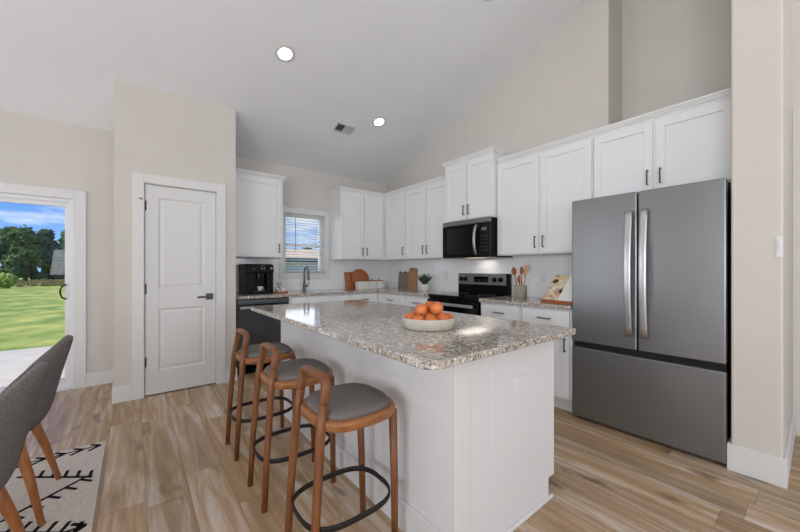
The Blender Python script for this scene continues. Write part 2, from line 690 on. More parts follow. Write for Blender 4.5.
# hall beyond the partition
mb = MB()
mb.loft([[(x, YS0, 2.40), (x, RY, 2.40), (x, YF, 2.40), (x, YF, cz(YF) + .05), (x, RY, cz(RY) + .05), (x, YS0, cz(YS0) + .05)] for x in (XA, XA + T)], smooth=False)
mb.box(XA, XA + T, YF, -1.0, 0, 2.40)
struct(mb.build('wall_hall', M['wall']))
mb = MB()
mb.box(6.0, 6.12, YF, 1.6, 0, 5)
mb.box(XA + T - .01, 6.0, YS0 + .02, YS0 + .14, 0, 5)
struct(mb.build('wall_hall_end', M['wall']))
mb = MB()
mb.box(XA - .012, XA + T + .012, YS0 - .10, YS0 - .002, 0, 2.42)
mb.box(XA - .012, XA + T + .012, -1.0, YS0 - .10, 2.31, 2.42)
mb.box(XA - .012, XA + T + .012, -1.09, -1.0, 0, 2.42)
struct(mb.build('trim_hall_opening', M['wall']))
# left and front walls behind the camera, with unseen openings placed where the added area lights stand
mb = MB()
wall_grid(mb, YF, YB, 0, 2.68, [(-2.4, 0.0, .6, 2.3), (2.7, 4.0, .85, 2.15)], lambda a, b, c, d: mb.box(XL - T, XL, a, b, c, d))
mb.loft([[(x, YB, 2.68), (x, YF, 2.68), (x, YF, cz(YF) + .05), (x, RY, cz(RY) + .05), (x, YB, cz(YB) + .05)] for x in (XL - T, XL)], smooth=False)
struct(mb.build('wall_left', M['wall']))
mb = MB()
wall_grid(mb, XL, XA + T, 0, cz(YF) + .05, [(a, b, .95, 1.97) for a, b in WIN_FRONT], lambda a, b, c, d: mb.box(a, b, YF - T, YF, c, d))
struct(mb.build('wall_front', M['wall']))

# pantry box with the door opening
PX0, PX1, PY = -.140, .876, 3.998
DOX0, DOX1, DOZ = .072, .696, 2.047
mb = MB()
zt = cz(PY) + .06
wall_grid(mb, PX0, PX1, 0, zt, [(DOX0, DOX1, 0, DOZ)], lambda a, b, c, d: mb.box(a, b, PY, PY + .115, c, d))
mb.box(PX0, PX0 + .115, PY + .115, YB, 0, zt)
mb.box(PX1 - .115, PX1, PY + .115, YB, 0, zt)
bmesh.ops.remove_doubles(mb.bm, verts=mb.bm.verts, dist=1e-5)
struct(mb.build('wall_pantry', M['wall']))
mb = MB()
cw = .092
mb.box(DOX0 - cw + .012, DOX0 + .004, PY - .018, PY + .002, 0, DOZ + cw - .012)
mb.box(DOX1 - .004, DOX1 + cw - .012, PY - .018, PY + .002, 0, DOZ + cw - .012)
mb.box(DOX0 + .004, DOX1 - .004, PY - .018, PY + .002, DOZ - .004, DOZ + cw - .012)
mb.box(DOX0, DOX0 + .009, PY, PY + .115, 0, DOZ)
mb.box(DOX1 - .009, DOX1, PY, PY + .115, 0, DOZ)
mb.box(DOX0 + .009, DOX1 - .009, PY, PY + .115, DOZ - .009, DOZ)
mb.box(DOX0 + .009, DOX1 - .009, PY + .050, PY + .1, DOZ - .02, DOZ - .009)
struct(mb.build('trim_pantry_door', M['trim'], bevel=.003))

# baseboards
BH, BT = .14, .015


def base_run(name, segs):
    mb = MB()
    for x0, x1, y0, y1 in segs:
        mb.box(x0, x1, y0, y1, 0, BH)
    struct(mb.build(name, M['trim'], bevel=.004))


base_run('baseboard_back', [(DX1 + .09, PX0, YB - BT, YB), (XL, DX0 - .09, YB - BT, YB)])
base_run('baseboard_pantry', [(PX0 - BT, DOX0 - cw + .012, PY - BT, PY), (DOX1 + cw - .012, PX1 + BT, PY - BT, PY), (PX0 - BT, PX0, PY, YB - BT)])
mb = MB()
mb.box(XS - .016, XS, YS0 - .016, YS1 + .016, 0, .16)
mb.box(XS, XA - .02, YS0 - .016, YS0, 0, .16)
mb.box(XS, XS + .2, YS1, YS1 + .016, 0, .16)
struct(mb.build('baseboard_partition', M['trim'], bevel=.004))
base_run('baseboard_left', [(XL, XL + BT, YF, YB)])

# backsplash
mb = MB(); wall_grid(mb, 0, XR - PX1, 0, .46, [(WX0 - .07 - PX1, WX1 + .07 - PX1, WZ0 - .07 - .914, .46)], lambda a, b, c, d: mb.box(a, b, -.008, 0, c, d))
o = mb.build('trim_backsplash_back', M['tile'], loc=(PX1, YB, .914)); struct(o)
mb = MB(); mb.box(0, YB - YG - .04, -.008, 0, 0, .46)
o = mb.build('trim_backsplash_right', M['tile'], loc=(XR, YB, .914)); o.rotation_euler = (0, 0, -PI / 2); struct(o)


# ---------------------------------------------------------------- kitchen window
def casing(mb, x0, x1, z0, z1, w, y, d, bottom=True):
    mb.box(x0 - w, x0, y - d, y, z0 - (w if bottom else 0), z1 + w)
    mb.box(x1, x1 + w, y - d, y, z0 - (w if bottom else 0), z1 + w)
    mb.box(x0, x1, y - d, y, z1, z1 + w)
    if bottom:
        mb.box(x0, x1, y - d, y, z0 - w, z0)


mb = MB(); casing(mb, WX0, WX1, WZ0, WZ1, .074, YB + .001, .02)
d = .008
mb.box(WX0 - .0, WX0 + d, YB, YB + T, WZ0, WZ1); mb.box(WX1 - d, WX1, YB, YB + T, WZ0, WZ1)
mb.box(WX0 + d, WX1 - d, YB, YB + T, WZ0, WZ0 + d); mb.box(WX0 + d, WX1 - d, YB, YB + T, WZ1 - d, WZ1)
struct(mb.build('trim_window', M['trim'], bevel=.003))
mb = MB()
f = .042
x0, x1, z0, z1 = WX0 + d, WX1 - d, WZ0 + d, WZ1 - d
ya, yb = YB + .075, YB + T + .01
mb.box(x0, x0 + f, ya, yb, z0, z1); mb.box(x1 - f, x1, ya, yb, z0, z1)
mb.box(x0 + f, x1 - f, ya, yb, z0, z0 + f); mb.box(x0 + f, x1 - f, ya, yb, z1 - f, z1)
zm = (z0 + z1) / 2 - .02
mb.box(x0 + f, x1 - f, ya + .01, yb - .01, zm - .018, zm + .018)
win = struct(mb.build('window_1', M['vinyl'], bevel=.003))
for p, q in ((z0 + f, zm - .018), (zm + .018, z1 - f)):
    mb = MB(); mb.box(x0 + f, x1 - f, yb - .024, yb - .019, p, q); mb.build('pane', M['glass'], win)

bl = thing('window_blind', 'white slatted horizontal blind with a wand, hanging in the kitchen window', 'blind', ((WX0 + WX1) / 2, YB + .035, WZ0))
hw = (WX1 - WX0) / 2 - .014
mb = MB(); mb.box(-hw, hw, -.028, .028, .817, .865); mb.build('headrail', M['blind'], bl, bevel=.002)
mb = MB()
ns = 20
for i in range(ns):
    z = .045 + i * (.772 - .03) / (ns - 1)
    a = math.radians(-9)
    c, s = .024 * math.cos(a), .024 * math.sin(a)
    mb.poly([(-hw, -c, z - s), (hw, -c, z - s), (hw, c, z + s), (-hw, c, z + s), (-hw, -c, z - s + .0025), (hw, -c, z - s + .0025), (hw, c, z + s + .0025), (-hw, c, z + s + .0025)],
            [(0, 3, 2, 1), (4, 5, 6, 7), (0, 1, 5, 4), (2, 3, 7, 6), (1, 2, 6, 5), (0, 4, 7, 3)])
mb.build('slats', M['blind'], bl)
mb = MB(); mb.box(-hw, hw, -.024, .024, .008, .028); mb.build('bottom_rail', M['blind'], bl, bevel=.002)
for x in (-hw + .09, hw - .09):
    mb = MB(); mb.cyl((x, -.027, .02), (x, -.027, .82), .0012, n=6); mb.build('ladder_cord', M['blind'], bl)
mb = MB(); mb.cyl((-hw + .155, -.036, .33), (-hw + .150, -.036, .82), .0042, n=8); mb.build('wand', M['slot'], bl)

# ---------------------------------------------------------------- sliding glass door
mb = MB(); casing(mb, DX0, DX1, 0, DZ, .092, YB + .001, .02, False)
struct(mb.build('trim_patio_door', M['trim'], bevel=.003))
mb = MB()
j = .035
mb.box(DX0, DX0 + j, YB + .005, YB + T, .0, DZ); mb.box(DX1 - j, DX1, YB + .005, YB + T, .0, DZ)
mb.box(DX0 + j, DX1 - j, YB + .005, YB + T, DZ - .04, DZ); mb.box(DX0 + j, DX1 - j, YB - .01, YB + T, 0, .035)
dr = struct(mb.build('door_2', M['vinyl'], bevel=.003))
xm = (DX0 + DX1) / 2


def leaf_frame(a, b, y0, y1):
    mb = MB()
    z0, z1 = .035, DZ - .04
    st, br_ = .036, .075
    mb.box(a, a + st, y0, y1, z0, z1); mb.box(b - st, b, y0, y1, z0, z1)
    mb.box(a + st, b - st, y0, y1, z1 - .04, z1); mb.box(a + st, b - st, y0, y1, z0, z0 + br_)
    o = mb.build('sliding_panel', M['vinyl'], dr, bevel=.003)
    mb = MB(); mb.box(a + st, b - st, (y0 + y1) / 2 - .003, (y0 + y1) / 2 + .003, z0 + br_, z1 - .04)
    mb.build('pane', M['glass'], o)
    return o


pa = leaf_frame(xm - .03, DX1 - j + .002, YB + .022, YB + .060)
leaf_frame(DX0 + j, xm + .03, YB + .066, YB + .104)
mb = MB()
hx = DX1 - j - .026
mb.tube([(hx, YB + .022, 1.065), (hx - .004, YB - .004, 1.062), (hx - .026, YB - .008, 1.045), (hx - .036, YB - .008, 1.015), (hx - .038, YB - .008, .992), (hx - .036, YB - .008, .97), (hx - .026, YB - .008, .94), (hx - .004, YB - .004, .922), (hx, YB + .022, .92)], .0075, 8)
mb.build('pull_handle', M['black_metal'], pa)

# ---------------------------------------------------------------- pantry door
mb = MB()
a, b, z0, z1 = DOX0 + .013, DOX1 - .013, .012, DOZ - .013
y0, y1 = PY + .012, PY + .047
st = .105
rails = [(z0, .235), (.835, 1.030), (1.915, z1)]
mb.box(a, a + st, y0, y1, z0, z1); mb.box(b - st, b, y0, y1, z0, z1)
for p, q in rails:
    mb.box(a + st, b - st, y0, y1, p, q)


def raised_panel(mb, a, b, z0, z1, y, depth=.010, bw=.022):
    """sunken moulded field whose middle comes back up"""
    def ring(i, d):
        return [(a + i, y + d, z0 + i), (b - i, y + d, z0 + i), (b - i, y + d, z1 - i), (a + i, y + d, z1 - i)]
    mb.loft([ring(0, 0), ring(.010, depth), ring(.020, depth), ring(.020 + bw, depth * .35)], cap=False, smooth=False)
    r = ring(.020 + bw, depth * .35)
    mb.poly(r, [(0, 1, 2, 3)])


raised_panel(mb, a + st, b - st, rails[0][1], rails[1][0], y0)
raised_panel(mb, a + st, b - st, rails[1][1], rails[2][0], y0)
mb.box(a + st, b - st, y1 - .012, y1 - .002, z0, z1)
pd = struct(mb.build('door_1', M['trim'], bevel=.0015))
for z in (1.83, 1.03, .33):
    mb = MB()
    mb.cyl((a - .004, y0 - .004, z - .05), (a - .004, y0 - .004, z + .05), .0075, n=10)
    mb.box(a - .010, a + .012, y0 - .003, y0 + .001, z - .045, z + .045)
    if z > 1.5:
        mb.cyl((a - .004, y0 - .004, z + .052), (a - .035, y0 - .045, z + .056), .005, n=8)
        mb.lathe([(.0, 0), (.009, .002), (.009, .012), (0, .014)], a - .035, y0 - .045, z + .049, 10)
    mb.build('hinge', M['bronze'], pd)
mb = MB()
hx, hz = b - .058, .935
mb.box(hx - .033, hx + .033, y0 - .009, y0, hz - .033, hz + .033)
mb.cyl((hx, y0, hz), (hx, y0 - .048, hz), .010, n=12)
mb.box(hx - .115, hx + .012, y0 - .056, y0 - .044, hz - .010, hz + .010)
mb.build('lever_handle', M['bronze'], pd, bevel=.002)

# ---------------------------------------------------------------- ceiling lights and register
SL = math.atan(.347)


def ceil_obj(o, x, y, drop=.0):
    o.location = (x, y, cz(y) - drop)
    o.rotation_euler = (-SL, 0, 0)


spots = [(1.118, 3.146, 'round recessed ceiling light above the pantry end of the island'),
         (2.472, 3.536, 'round recessed ceiling light beside the ceiling vent'),
         (2.50, 1.83, 'round recessed ceiling light high above the refrigerator end of the kitchen')]
for i, (x, y, lab) in enumerate(spots):
    r = thing('recessed_light', lab, 'ceiling light', group='recessed ceiling lights')
    ceil_obj(r, x, y)
    mb = MB()
    mb.lathe([(.062, -.004), (.064, -.008), (.088, -.006), (.092, 0), (.062, 0)], n=36, cap=False)
    mb.build('trim_ring', M['register'], r)
    mb = MB(); mb.lathe([(0.001, -.003), (.063, -.003), (.063, -.001), (.001, -.001)], n=36)
    mb.build('lens', M['lens'], r)
r = thing('ceiling_vent', 'white rectangular air vent in the sloped ceiling with dark open louvres', 'vent')
ceil_obj(r, 2.11, 3.80)
r.scale = (.8, .8, 1)
mb = MB()
mb.box(-.165, -.135, -.10, .10, -.012, 0); mb.box(.135, .165, -.10, .10, -.012, 0)
mb.box(-.135, .135, -.10, -.075, -.012, 0); mb.box(-.135, .135, .075, .10, -.012, 0); mb.box(-.006, .006, -.075, .075, -.012, 0)
mb.build('frame', M['register'], r, bevel=.002)
mb = MB()
for i in range(9):
    for sgn in (-1, 1):
        x = sgn * (.018 + i * .0135)
        t0 = -.004 * sgn
        mb.poly([(x - .001, -.075, -.011), (x + .0005, -.075, -.011), (x + sgn * -.009, -.075, -.001), (x + sgn * -.009 - .001, -.075, -.001),
                 (x - .001, .075, -.011), (x + .0005, .075, -.011), (x + sgn * -.009, .075, -.001), (x + sgn * -.009 - .001, .075, -.001)],
                [(0, 1, 2, 3), (4, 7, 6, 5), (0, 4, 5, 1), (1, 5, 6, 2), (2, 6, 7, 3), (3, 7, 4, 0)])
mb.build('louvres', M['register'], r)
mb = MB(); mb.box(-.135, .135, -.075, .075, -.001, 0); mb.build('duct_opening', M['duct'], r)


# ---------------------------------------------------------------- cabinets
def shaker(mb, u0, u1, z0, z1, y=-.02, th=.02, st=.057):
    mb.box(u0, u0 + st, y, y + th, z0, z1); mb.box(u1 - st, u1, y, y + th, z0, z1)
    mb.box(u0 + st, u1 - st, y, y + th, z0, z0 + st); mb.box(u0 + st, u1 - st, y, y + th, z1 - st, z1)
    mb.box(u0 + st, u1 - st, y + .009, y + th, z0 + st, z1 - st)


def pull(u, z, vert, parent, y=-.02, L=.115):
    mb = MB()
    a = L / 2
    if vert:
        mb.box(u - .005, u + .005, y - .030, y - .021, z - a, z + a)
        mb.box(u - .005, u + .005, y - .022, y, z - a, z - a + .010); mb.box(u - .005, u + .005, y - .022, y, z + a - .010, z + a)
    else:
        mb.box(u - a, u + a, y - .030, y - .021, z - .005, z + .005)
        mb.box(u - a, u - a + .010, y - .022, y, z - .005, z + .005); mb.box(u + a - .010, u + a, y - .022, y, z - .005, z + .005)
    return mb.build('pull', M['bronze'], parent, bevel=.0015)


def cab(name, label, loc, rz, W, D, H, doors=(), drawers=(), toe=0, group=None, blanks=()):
    """origin at the face's lower left corner seen from the room; +y goes into the wall"""
    r = thing(name, label, 'cabinet', loc, rz, group)
    mb = MB()
    if toe:
        mb.box(0, W, 0, D, toe, H); mb.box(0, W, .055, D, 0, toe)
    else:
        mb.box(0, W, 0, D, 0, H)
    mb.build('body', M['cab'], r, bevel=.0015)
    for u0, u1, z0, z1, side in doors:
        mb = MB(); shaker(mb, u0, u1, z0, z1)
        o = mb.build('door', M['cab'], r, bevel=.002)
        if side:
            u = u1 - .030 if side[0] == 'r' else u0 + .030
            z = z0 + .11 if side[1] == 'b' else z1 - .11
            pull(u, z, True, o)
    for u0, u1, z0, z1, h in drawers:
        mb = MB()
        mb.box(u0, u1, -.02, 0, z0, z1)
        o = mb.build('drawer', M['cab'], r, bevel=.003)
        if h:
            pull((u0 + u1) / 2, (z0 + z1) / 2, False, o)
    return r


def crown_run(mb, p, q, z, e0=0, e1=0, ret0=0, ret1=0):
    """stepped crown along x from p to q at local y 0 (face), profile out towards -y; ret = side return depth"""
    prof = [(0, -.055), (-.006, -.055), (-.008, -.045), (-.020, -.034), (-.030, -.016), (-.036, -.012), (-.038, 0), (0, 0)]
    rings = []
    if ret0:
        rings.append([(p + y, ret0, z + h) for y, h in prof])
        rings.append([(p + y, y, z + h) for y, h in prof])
    else:
        rings.append([(p + e0 * -y, y, z + h) for y, h in prof])
    if ret1:
        rings.append([(q - y, y, z + h) for y, h in prof])
        rings.append([(q - y, ret1, z + h) for y, h in prof])
    else:
        rings.append([(q + e1 * y, y, z + h) for y, h in prof])
    mb.loft(rings, smooth=False)


UZ, UT = 1.372, 2.39          # uppers bottom, box top
XU, YU = 3.165, 4.38          # right and back upper faces
R9 = -PI / 2
dz0, dz1 = .012, UT - UZ - .028

# upper cabinet by the pantry
W = 1.525 - PX1
c = cab('wall_cabinet', 'single-door white upper cabinet hung above the black coffee machine', (PX1 + .003, YU, UZ), 0, W, YB - YU - .002, UT - UZ,
        doors=[(.055, W - .03, dz0, dz1, 'rb')])
mb = MB(); crown_run(mb, 0, W, UT - UZ + .045, ret1=YB - YU - .01)
mb.build('crown_molding', M['cab'], c)

# back wall double upper
bx0 = 2.378
W = XU - bx0
cab('wall_cabinet', 'double-door white upper cabinet between the kitchen window and the corner', (bx0, YU, UZ), 0, XR - bx0 - .002, YB - YU - .002, UT - UZ,
    doors=[(.025, .385, dz0, dz1, 'rb'), (.402, W - .035, dz0, dz1, 'lb')])


def RL(y, x=XU, z=UZ):         # root for a right-wall unit whose far end is at y
    return (x, y, z)


# right wall: corner single, pair
y0c = YU
cab('wall_cabinet', 'single-door white upper cabinet filling the corner above the tan boards', RL(YU - .002), R9, YU - 3.825, XR - XU - .002, UT - UZ,
    doors=[(.075, YU - 3.825 - .012, dz0, dz1, 'rb')])
cab('wall_cabinet', 'double-door white upper cabinet just before the microwave, above the succulent', RL(3.822), R9, 3.822 - 2.962, XR - XU - .002, UT - UZ,
    doors=[(.012, .432, dz0, dz1, 'rb'), (.452, 3.822 - 2.962 - .018, dz0, dz1, 'lb')])
# crown over the corner run
r = thing('crown_molding', 'white crown molding turning the corner over the upper cabinets near the window', 'molding', (bx0, YU, UT - .01))
mb = MB()
prof = [(0, -.055), (-.006, -.055), (-.008, -.045), (-.020, -.034), (-.030, -.016), (-.036, -.012), (-.038, 0), (0, 0)]
cx_ = XU - bx0
rings = [[(p, YB - YU - .005, h + .055) for p, h in prof],
         [(p, p, h + .055) for p, h in prof],
         [(cx_ + p, p, h + .055) for p, h in prof],
         [(cx_ + p, -(YU - 2.962), h + .055) for p, h in prof]]
mb.loft(rings, smooth=False)
mb.build('molding_profile', M['cab'], r)
# tall one over the microwave
XC = 3.095
MWY = 2.955
HC = 2.515 - 1.80
W = MWY - 2.238
c = cab('wall_cabinet', 'raised double-door white upper cabinet directly above the microwave', RL(MWY, XC, 1.80), R9, W, XR - XC - .002, HC,
        doors=[(.014, .352, .012, HC - .028, 'rb'), (.366, W - .014, .012, HC - .028, 'lb')])
mb = MB(); crown_run(mb, 0, W, HC + .045, ret0=XR - XC - .01, ret1=XR - XC - .01)
mb.build('crown_molding', M['cab'], c)
# pair before the refrigerator
W = 2.234 - 1.242
cab('wall_cabinet', 'wide double-door white upper cabinet above the utensil crock and cookbook', RL(2.234), R9, W, XR - XU - .002, UT - UZ,
    doors=[(.020, 2.234 - 1.740, dz0, dz1, 'rb'), (2.234 - 1.716, W - .010, dz0, dz1, 'lb')])
W = 1.239 - .338
z = 1.812
cab('wall_cabinet', 'short double-door white cabinet built in over the refrigerator', RL(1.239, XU, z), R9, W, XA - XU - .02, UT - z,
    doors=[(.012, 1.239 - .806, .012, UT - z - .028, 'rb'), (1.239 - .784, W - .012, .012, UT - z - .028, 'lb')])
r = thing('crown_molding', 'long straight white crown molding running from the microwave cabinet over the refrigerator', 'molding', (XU, 2.213, UT - .01), R9)
mb = MB(); crown_run(mb, 0, 2.213 - .338, .055); mb.build('molding_profile', M['cab'], r)

# base cabinets
XBF, YBF = 2.868, 4.125        # faces of the right and back base runs
BHH = .880
# dishwasher
dw = thing('dishwasher', 'black steel dishwasher under the counter below the coffee machine', 'dishwasher', (.912, YBF, 0))
mb = MB(); mb.box(0, .598, 0, .55, .10, .875); mb.box(0, .598, .05, .55, 0, .10); mb.build('body', M['black'], dw)
mb = MB(); mb.box(.003, .595, -.028, 0, .115, .80); mb.build('door', M['gunmetal'], dw, bevel=.004)
mb = MB(); mb.box(.003, .595, -.028, 0, .812, .868); mb.build('control_panel', M['gunmetal'], dw, bevel=.003)
mb = MB()
mb.box(.03, .568, -.062, -.048, .765, .795); mb.box(.05, .07, -.05, -.028, .77, .79); mb.box(.528, .548, -.05, -.028, .77, .79)
mb.build('handle', M['steel_light'], dw, bevel=.004)
mb = MB(); mb.box(PX1 + .002, .910, YBF, YB - .01, .0, .876)
struct(mb.build('trim_filler', M['cab']))


def base(name, label, loc, rz, W, D, kind, group=None):
    dr_z = (.715, .862)
    if kind == 'sink':
        return cab(name, label, loc, rz, W, D, .876, doors=[(.03, W / 2 - .008, .125, .69, 'rt'), (W / 2 + .008, W - .03, .125, .69, 'lt')], drawers=[(.03, W - .03, *dr_z, False)], toe=.11, group=group)
    if kind == 'two':
        return cab(name, label, loc, rz, W, D, .876, doors=[(.02, W / 2 - .006, .125, .69, 'rt'), (W / 2 + .006, W - .02, .125, .69, 'lt')], drawers=[(.02, W - .02, *dr_z, True)], toe=.11, group=group)
    return cab(name, label, loc, rz, W, D, .876, doors=[(.02, W - .02, .125, .69, 'rt')], drawers=[(.02, W - .02, *dr_z, True)], toe=.11, group=group)


DB = YB - YBF - .012
base('base_cabinet', 'white sink base cabinet below the kitchen window', (1.512, YBF, 0), 0, .855, DB, 'sink')
base('base_cabinet', 'white base cabinet with a drawer below the white canisters', (2.37, YBF, 0), 0, XBF - 2.37, DB, 'one')
DR = XR - XBF - .012
base('base_cabinet', 'white base cabinet with a drawer in the corner below the tan boards', (XBF, YBF - .01, 0), R9, YBF - 3.47 - .01, DR, 'one')
base('base_cabinet', 'white base cabinet with a drawer directly left of the range', (XBF, 3.468, 0), R9, 3.468 - 3.008, DR, 'one')
base('base_cabinet', 'white base cabinet with a drawer directly right of the range', (XBF, 2.228, 0), R9, 2.228 - 1.755, DR, 'one')
base('base_cabinet', 'white base cabinet with a drawer tight against the refrigerator, below the cookbook', (XBF, 1.752, 0), R9, 1.752 - 1.285, DR, 'one')

# worktops
XCF, YCF = 2.832, 4.09
mb = MB()
mb.prism([(PX1 + .002, YB - .009), (PX1 + .002, YCF), (XCF, YCF), (XCF, 3.006), (XR - .009, 3.006), (XR - .009, YB - .009)], .879, .914)
tag(mb.build('countertop', M['granite'], bevel=.005), 'speckled granite countertop running under the window and around the corner to the range', 'countertop')
mb = MB(); mb.box(XCF, XR - .009, 1.283, 2.230, .879, .914)
tag(mb.build('countertop', M['granite'], bevel=.005), 'short speckled granite countertop between the range and refrigerator', 'countertop')

# ---------------------------------------------------------------- refrigerator
FX, FY, FW, FH = 2.824, 1.2713, .918, 1.779
fr = thing('refrigerator', 'dark stainless french-door refrigerator with a bottom freezer drawer', 'refrigerator', (FX + .07, FY, 0), R9)
mb = MB(); mb.box(.012, FW - .022, .012, .70, .02, 1.755); mb.box(.03, FW - .04, -.03, .3, .012, .05); mb.build('body', M['black_matt'], fr, bevel=.004)
gap = .004
for k, (a, b) in enumerate(((0, FW / 2 - gap), (FW / 2 + gap, FW))):
    mb = MB(); mb.box(a, b, -.07, .002, .634, FH)
    o = mb.build('door', M['steel'], fr, bevel=.008, seg=3)
    s = -1 if k == 0 else 1
    mb = MB()
    u = FW / 2 + s * .046
    pts = []
    for i in range(15):
        t_ = i / 14
        pts.append((u, -.092 - .040 * math.sin(PI * t_) ** .8, .735 + .905 * t_))
    mb.tube(pts, .01, 16, flat=(.044, .018), up=(0, 1, 0))
    for z in (.75, 1.625):
        mb.box(u - .012, u + .012, -.096, -.068, z - .012, z + .012)
    mb.build('handle', M['steel_light'], o)
mb = MB(); mb.box(0, FW, -.07, .002, .024, .588); o = mb.build('freezer_drawer', M['steel'], fr, bevel=.008, seg=3)
mb = MB(); mb.box(.004, FW - .004, -.035, .01, .586, .636); mb.build('handle_recess', M['black_matt'], fr)
for u in (.05, FW - .11):
    mb = MB(); mb.box(u, u + .06, -.03, .10, 1.752, 1.778); mb.build('hinge_cover', M['black'], fr, bevel=.004)
for u in (.08, FW - .09):
    for v in (.02, .6):
        mb = MB(); mb.cyl((u, v, 0), (u, v, .03), .02, n=12); mb.build('foot', M['black_matt'], fr)

# ---------------------------------------------------------------- range
RG0, RGW = 3.0, .762
ra = thing('range', 'black electric range with stainless trim and rear control panel', 'range', (2.852, RG0, 0), R9)
mb = MB(); mb.box(.004, RGW - .004, 0, .60, .02, .90); mb.build('body', M['black'], ra)
mb = MB(); mb.box(0, RGW, -.02, .56, .90, .921); mb.build('cooktop', M['black_gloss'], ra, bevel=.004)
for (u, v, rr) in ((.2, .14, .10), (.56, .14, .085), (.2, .40, .075), (.56, .40, .10)):
    mb = MB(); mb.lathe([(rr, 0), (rr, .0006), (rr - .004, .0006), (rr - .004, 0)], u, v, .9212, 40, cap=False); mb.build('burner_ring', M['glow_grey'], ra)
mb = MB(); mb.box(.004, RGW - .004, -.035, 0, .20, .865); od = mb.build('oven_door', M['black_gloss'], ra, bevel=.004)
mb = MB(); mb.box(.03, RGW - .03, -.088, -.068, .806, .838); mb.box(.05, .075, -.07, -.034, .812, .832); mb.box(RGW - .075, RGW - .05, -.07, -.034, .812, .832)
mb.build('handle', M['steel_light'], od, bevel=.005)
mb = MB(); mb.box(.004, RGW - .004, -.035, 0, .05, .192); mb.build('storage_drawer', M['gunmetal'], ra, bevel=.004)
mb = MB(); mb.box(0, RGW, .535, .60, .915, 1.168); bgd = mb.build('backguard', M['black'], ra, bevel=.004)
mb = MB(); mb.box(.012, RGW - .025, .522, .537, 1.03, 1.160); mb.build('control_panel', M['steel'], bgd, bevel=.003)
mb = MB(); mb.box(.27, .49, .519, .524, 1.062, 1.132); mb.build('display', M['black_gloss'], bgd)
for u in (.285, .345, .405, .455):
    mb = MB(); mb.box(u, u + .022, .518, .5195, 1.085, 1.092); mb.build('display_mark', M['glow_grey'], bgd)
for u in (.062, .135, .58, .665):
    mb = MB(); mb.tube([(u, .522, 1.098), (u, .515, 1.098), (u, .500, 1.098)], [.030, .029, .022], 20); mb.box(u - .005, u + .005, .494, .504, 1.080, 1.116)
    mb.build('knob', M['black'], ra)
for u in (.05, .71):
    for v in (.05, .5):
        mb = MB(); mb.cyl((u, v, 0), (u, v, .03), .015, n=10); mb.build('foot', M['black_matt'], ra)

# ---------------------------------------------------------------- microwave
MZ0, MH = 1.358, .438
mw = thing('microwave', 'black and stainless over-the-range microwave under the raised cabinet', 'microwave', (3.055, 2.938, MZ0), R9)
MW = .706
mb = MB(); mb.box(0, MW, 0, XR - 3.055 - .012, 0, MH); mb.build('body', M['black'], mw, bevel=.003)
mb = MB(); mb.box(0, MW, -.03, 0, MH - .052, MH); mb.build('top_grille', M['steel'], mw, bevel=.003)
mb = MB(); mb.box(0, .545, -.03, 0, .006, MH - .055); md = mb.build('door', M['black'], mw, bevel=.003)
mb = MB(); mb.box(.072, .475, -.034, -.029, .045, MH - .09); mb.build('window', M['black_gloss'], md, bevel=.002)
mb = MB()
pts = [(.528, -.034 - .045 * math.sin(PI * i / 12) ** .7, .03 + i / 12 * .335) for i in range(13)]
mb.tube(pts, .01, 12, flat=(.030, .012), up=(0, 1, 0)); mb.build('handle', M['steel_light'], md)
mb = MB(); mb.box(.550, MW, -.03, 0, .006, MH - .055); cp = mb.build('control_panel', M['black_gloss'], mw, bevel=.003)
mb = MB(); mb.box(.600, .665, -.0315, -.029, .295, .33); mb.build('display', M['glow_grey'], cp)
for i in range(5):
    for j in range(3):
        mb = MB(); mb.box(.588 + j * .038, .606 + j * .038, -.0312, -.029, .07 + i * .04, .08 + i * .04)
        mb.build('button', M['duct'], cp)
mb = MB(); mb.box(.25, .50, .1, .18, -.003, .001); mb.build('cooktop_lamp', emit('cooktop_lamp_lens', (1, .85, .68, 1), 1.2), mw)
lamp('cooktop_light', 'AREA', (3.055 + .12, 2.938 - .36, MZ0 - .012), (0, 0, 0), 1.2, .5, .2, (1, .90, .80))

# ---------------------------------------------------------------- island
IX0, IX1, IY0, IY1 = .7435, 1.78, .775, 2.90
kx = .990
isl = thing('kitchen_island', 'white panelled kitchen island base under a granite top', 'island', ((kx + 1.767) / 2, (IY0 + IY1) / 2, 0))
ox, oy = (kx + 1.767) / 2, (IY0 + IY1) / 2


def I(mb, x0, x1, y0, y1, z0, z1):
    mb.box(x0 - ox, x1 - ox, y0 - oy, y1 - oy, z0, z1)


e0, e1 = .890, 2.878
mb = MB(); I(mb, kx, 1.085, e0 + .012, e1 - .012, 0, .883); mb.build('seating_panel', M['panel'], isl)
mb = MB(); I(mb, 1.080, 1.2255, e0 + .0045, e1 - .0045, 0, .883); mb.build('filler_panel', M['panel'], isl)
for ya in (e0, e1 - .012):
    mb = MB(); I(mb, kx - .004, 1.080, ya, ya + .012, 0, .883); mb.build('corner_trim', M['trim'], isl, bevel=.002)
for ya, yb2 in ((e0 + .004, e0 + .02), (e1 - .02, e1 - .004)):
    mb = MB()
    mb.loft([[(x - ox, y - oy, z) for x, z in ((1.2256, 0), (1.720, 0), (1.720, .112), (1.778, .112), (1.778, .883), (1.2256, .883))] for y in (ya, yb2)], smooth=False)
    mb.build('end_panel', M['panel'], isl, bevel=.0015)
mb = MB(); I(mb, 1.2256, 1.745, e0 + .02, e1 - .02, .112, .883); I(mb, 1.2256, 1.69, e0 + .02, e1 - .02, 0, .112); mb.build('carcass', M['cab'], isl)
L_ = (e1 - e0 - .04) / 3
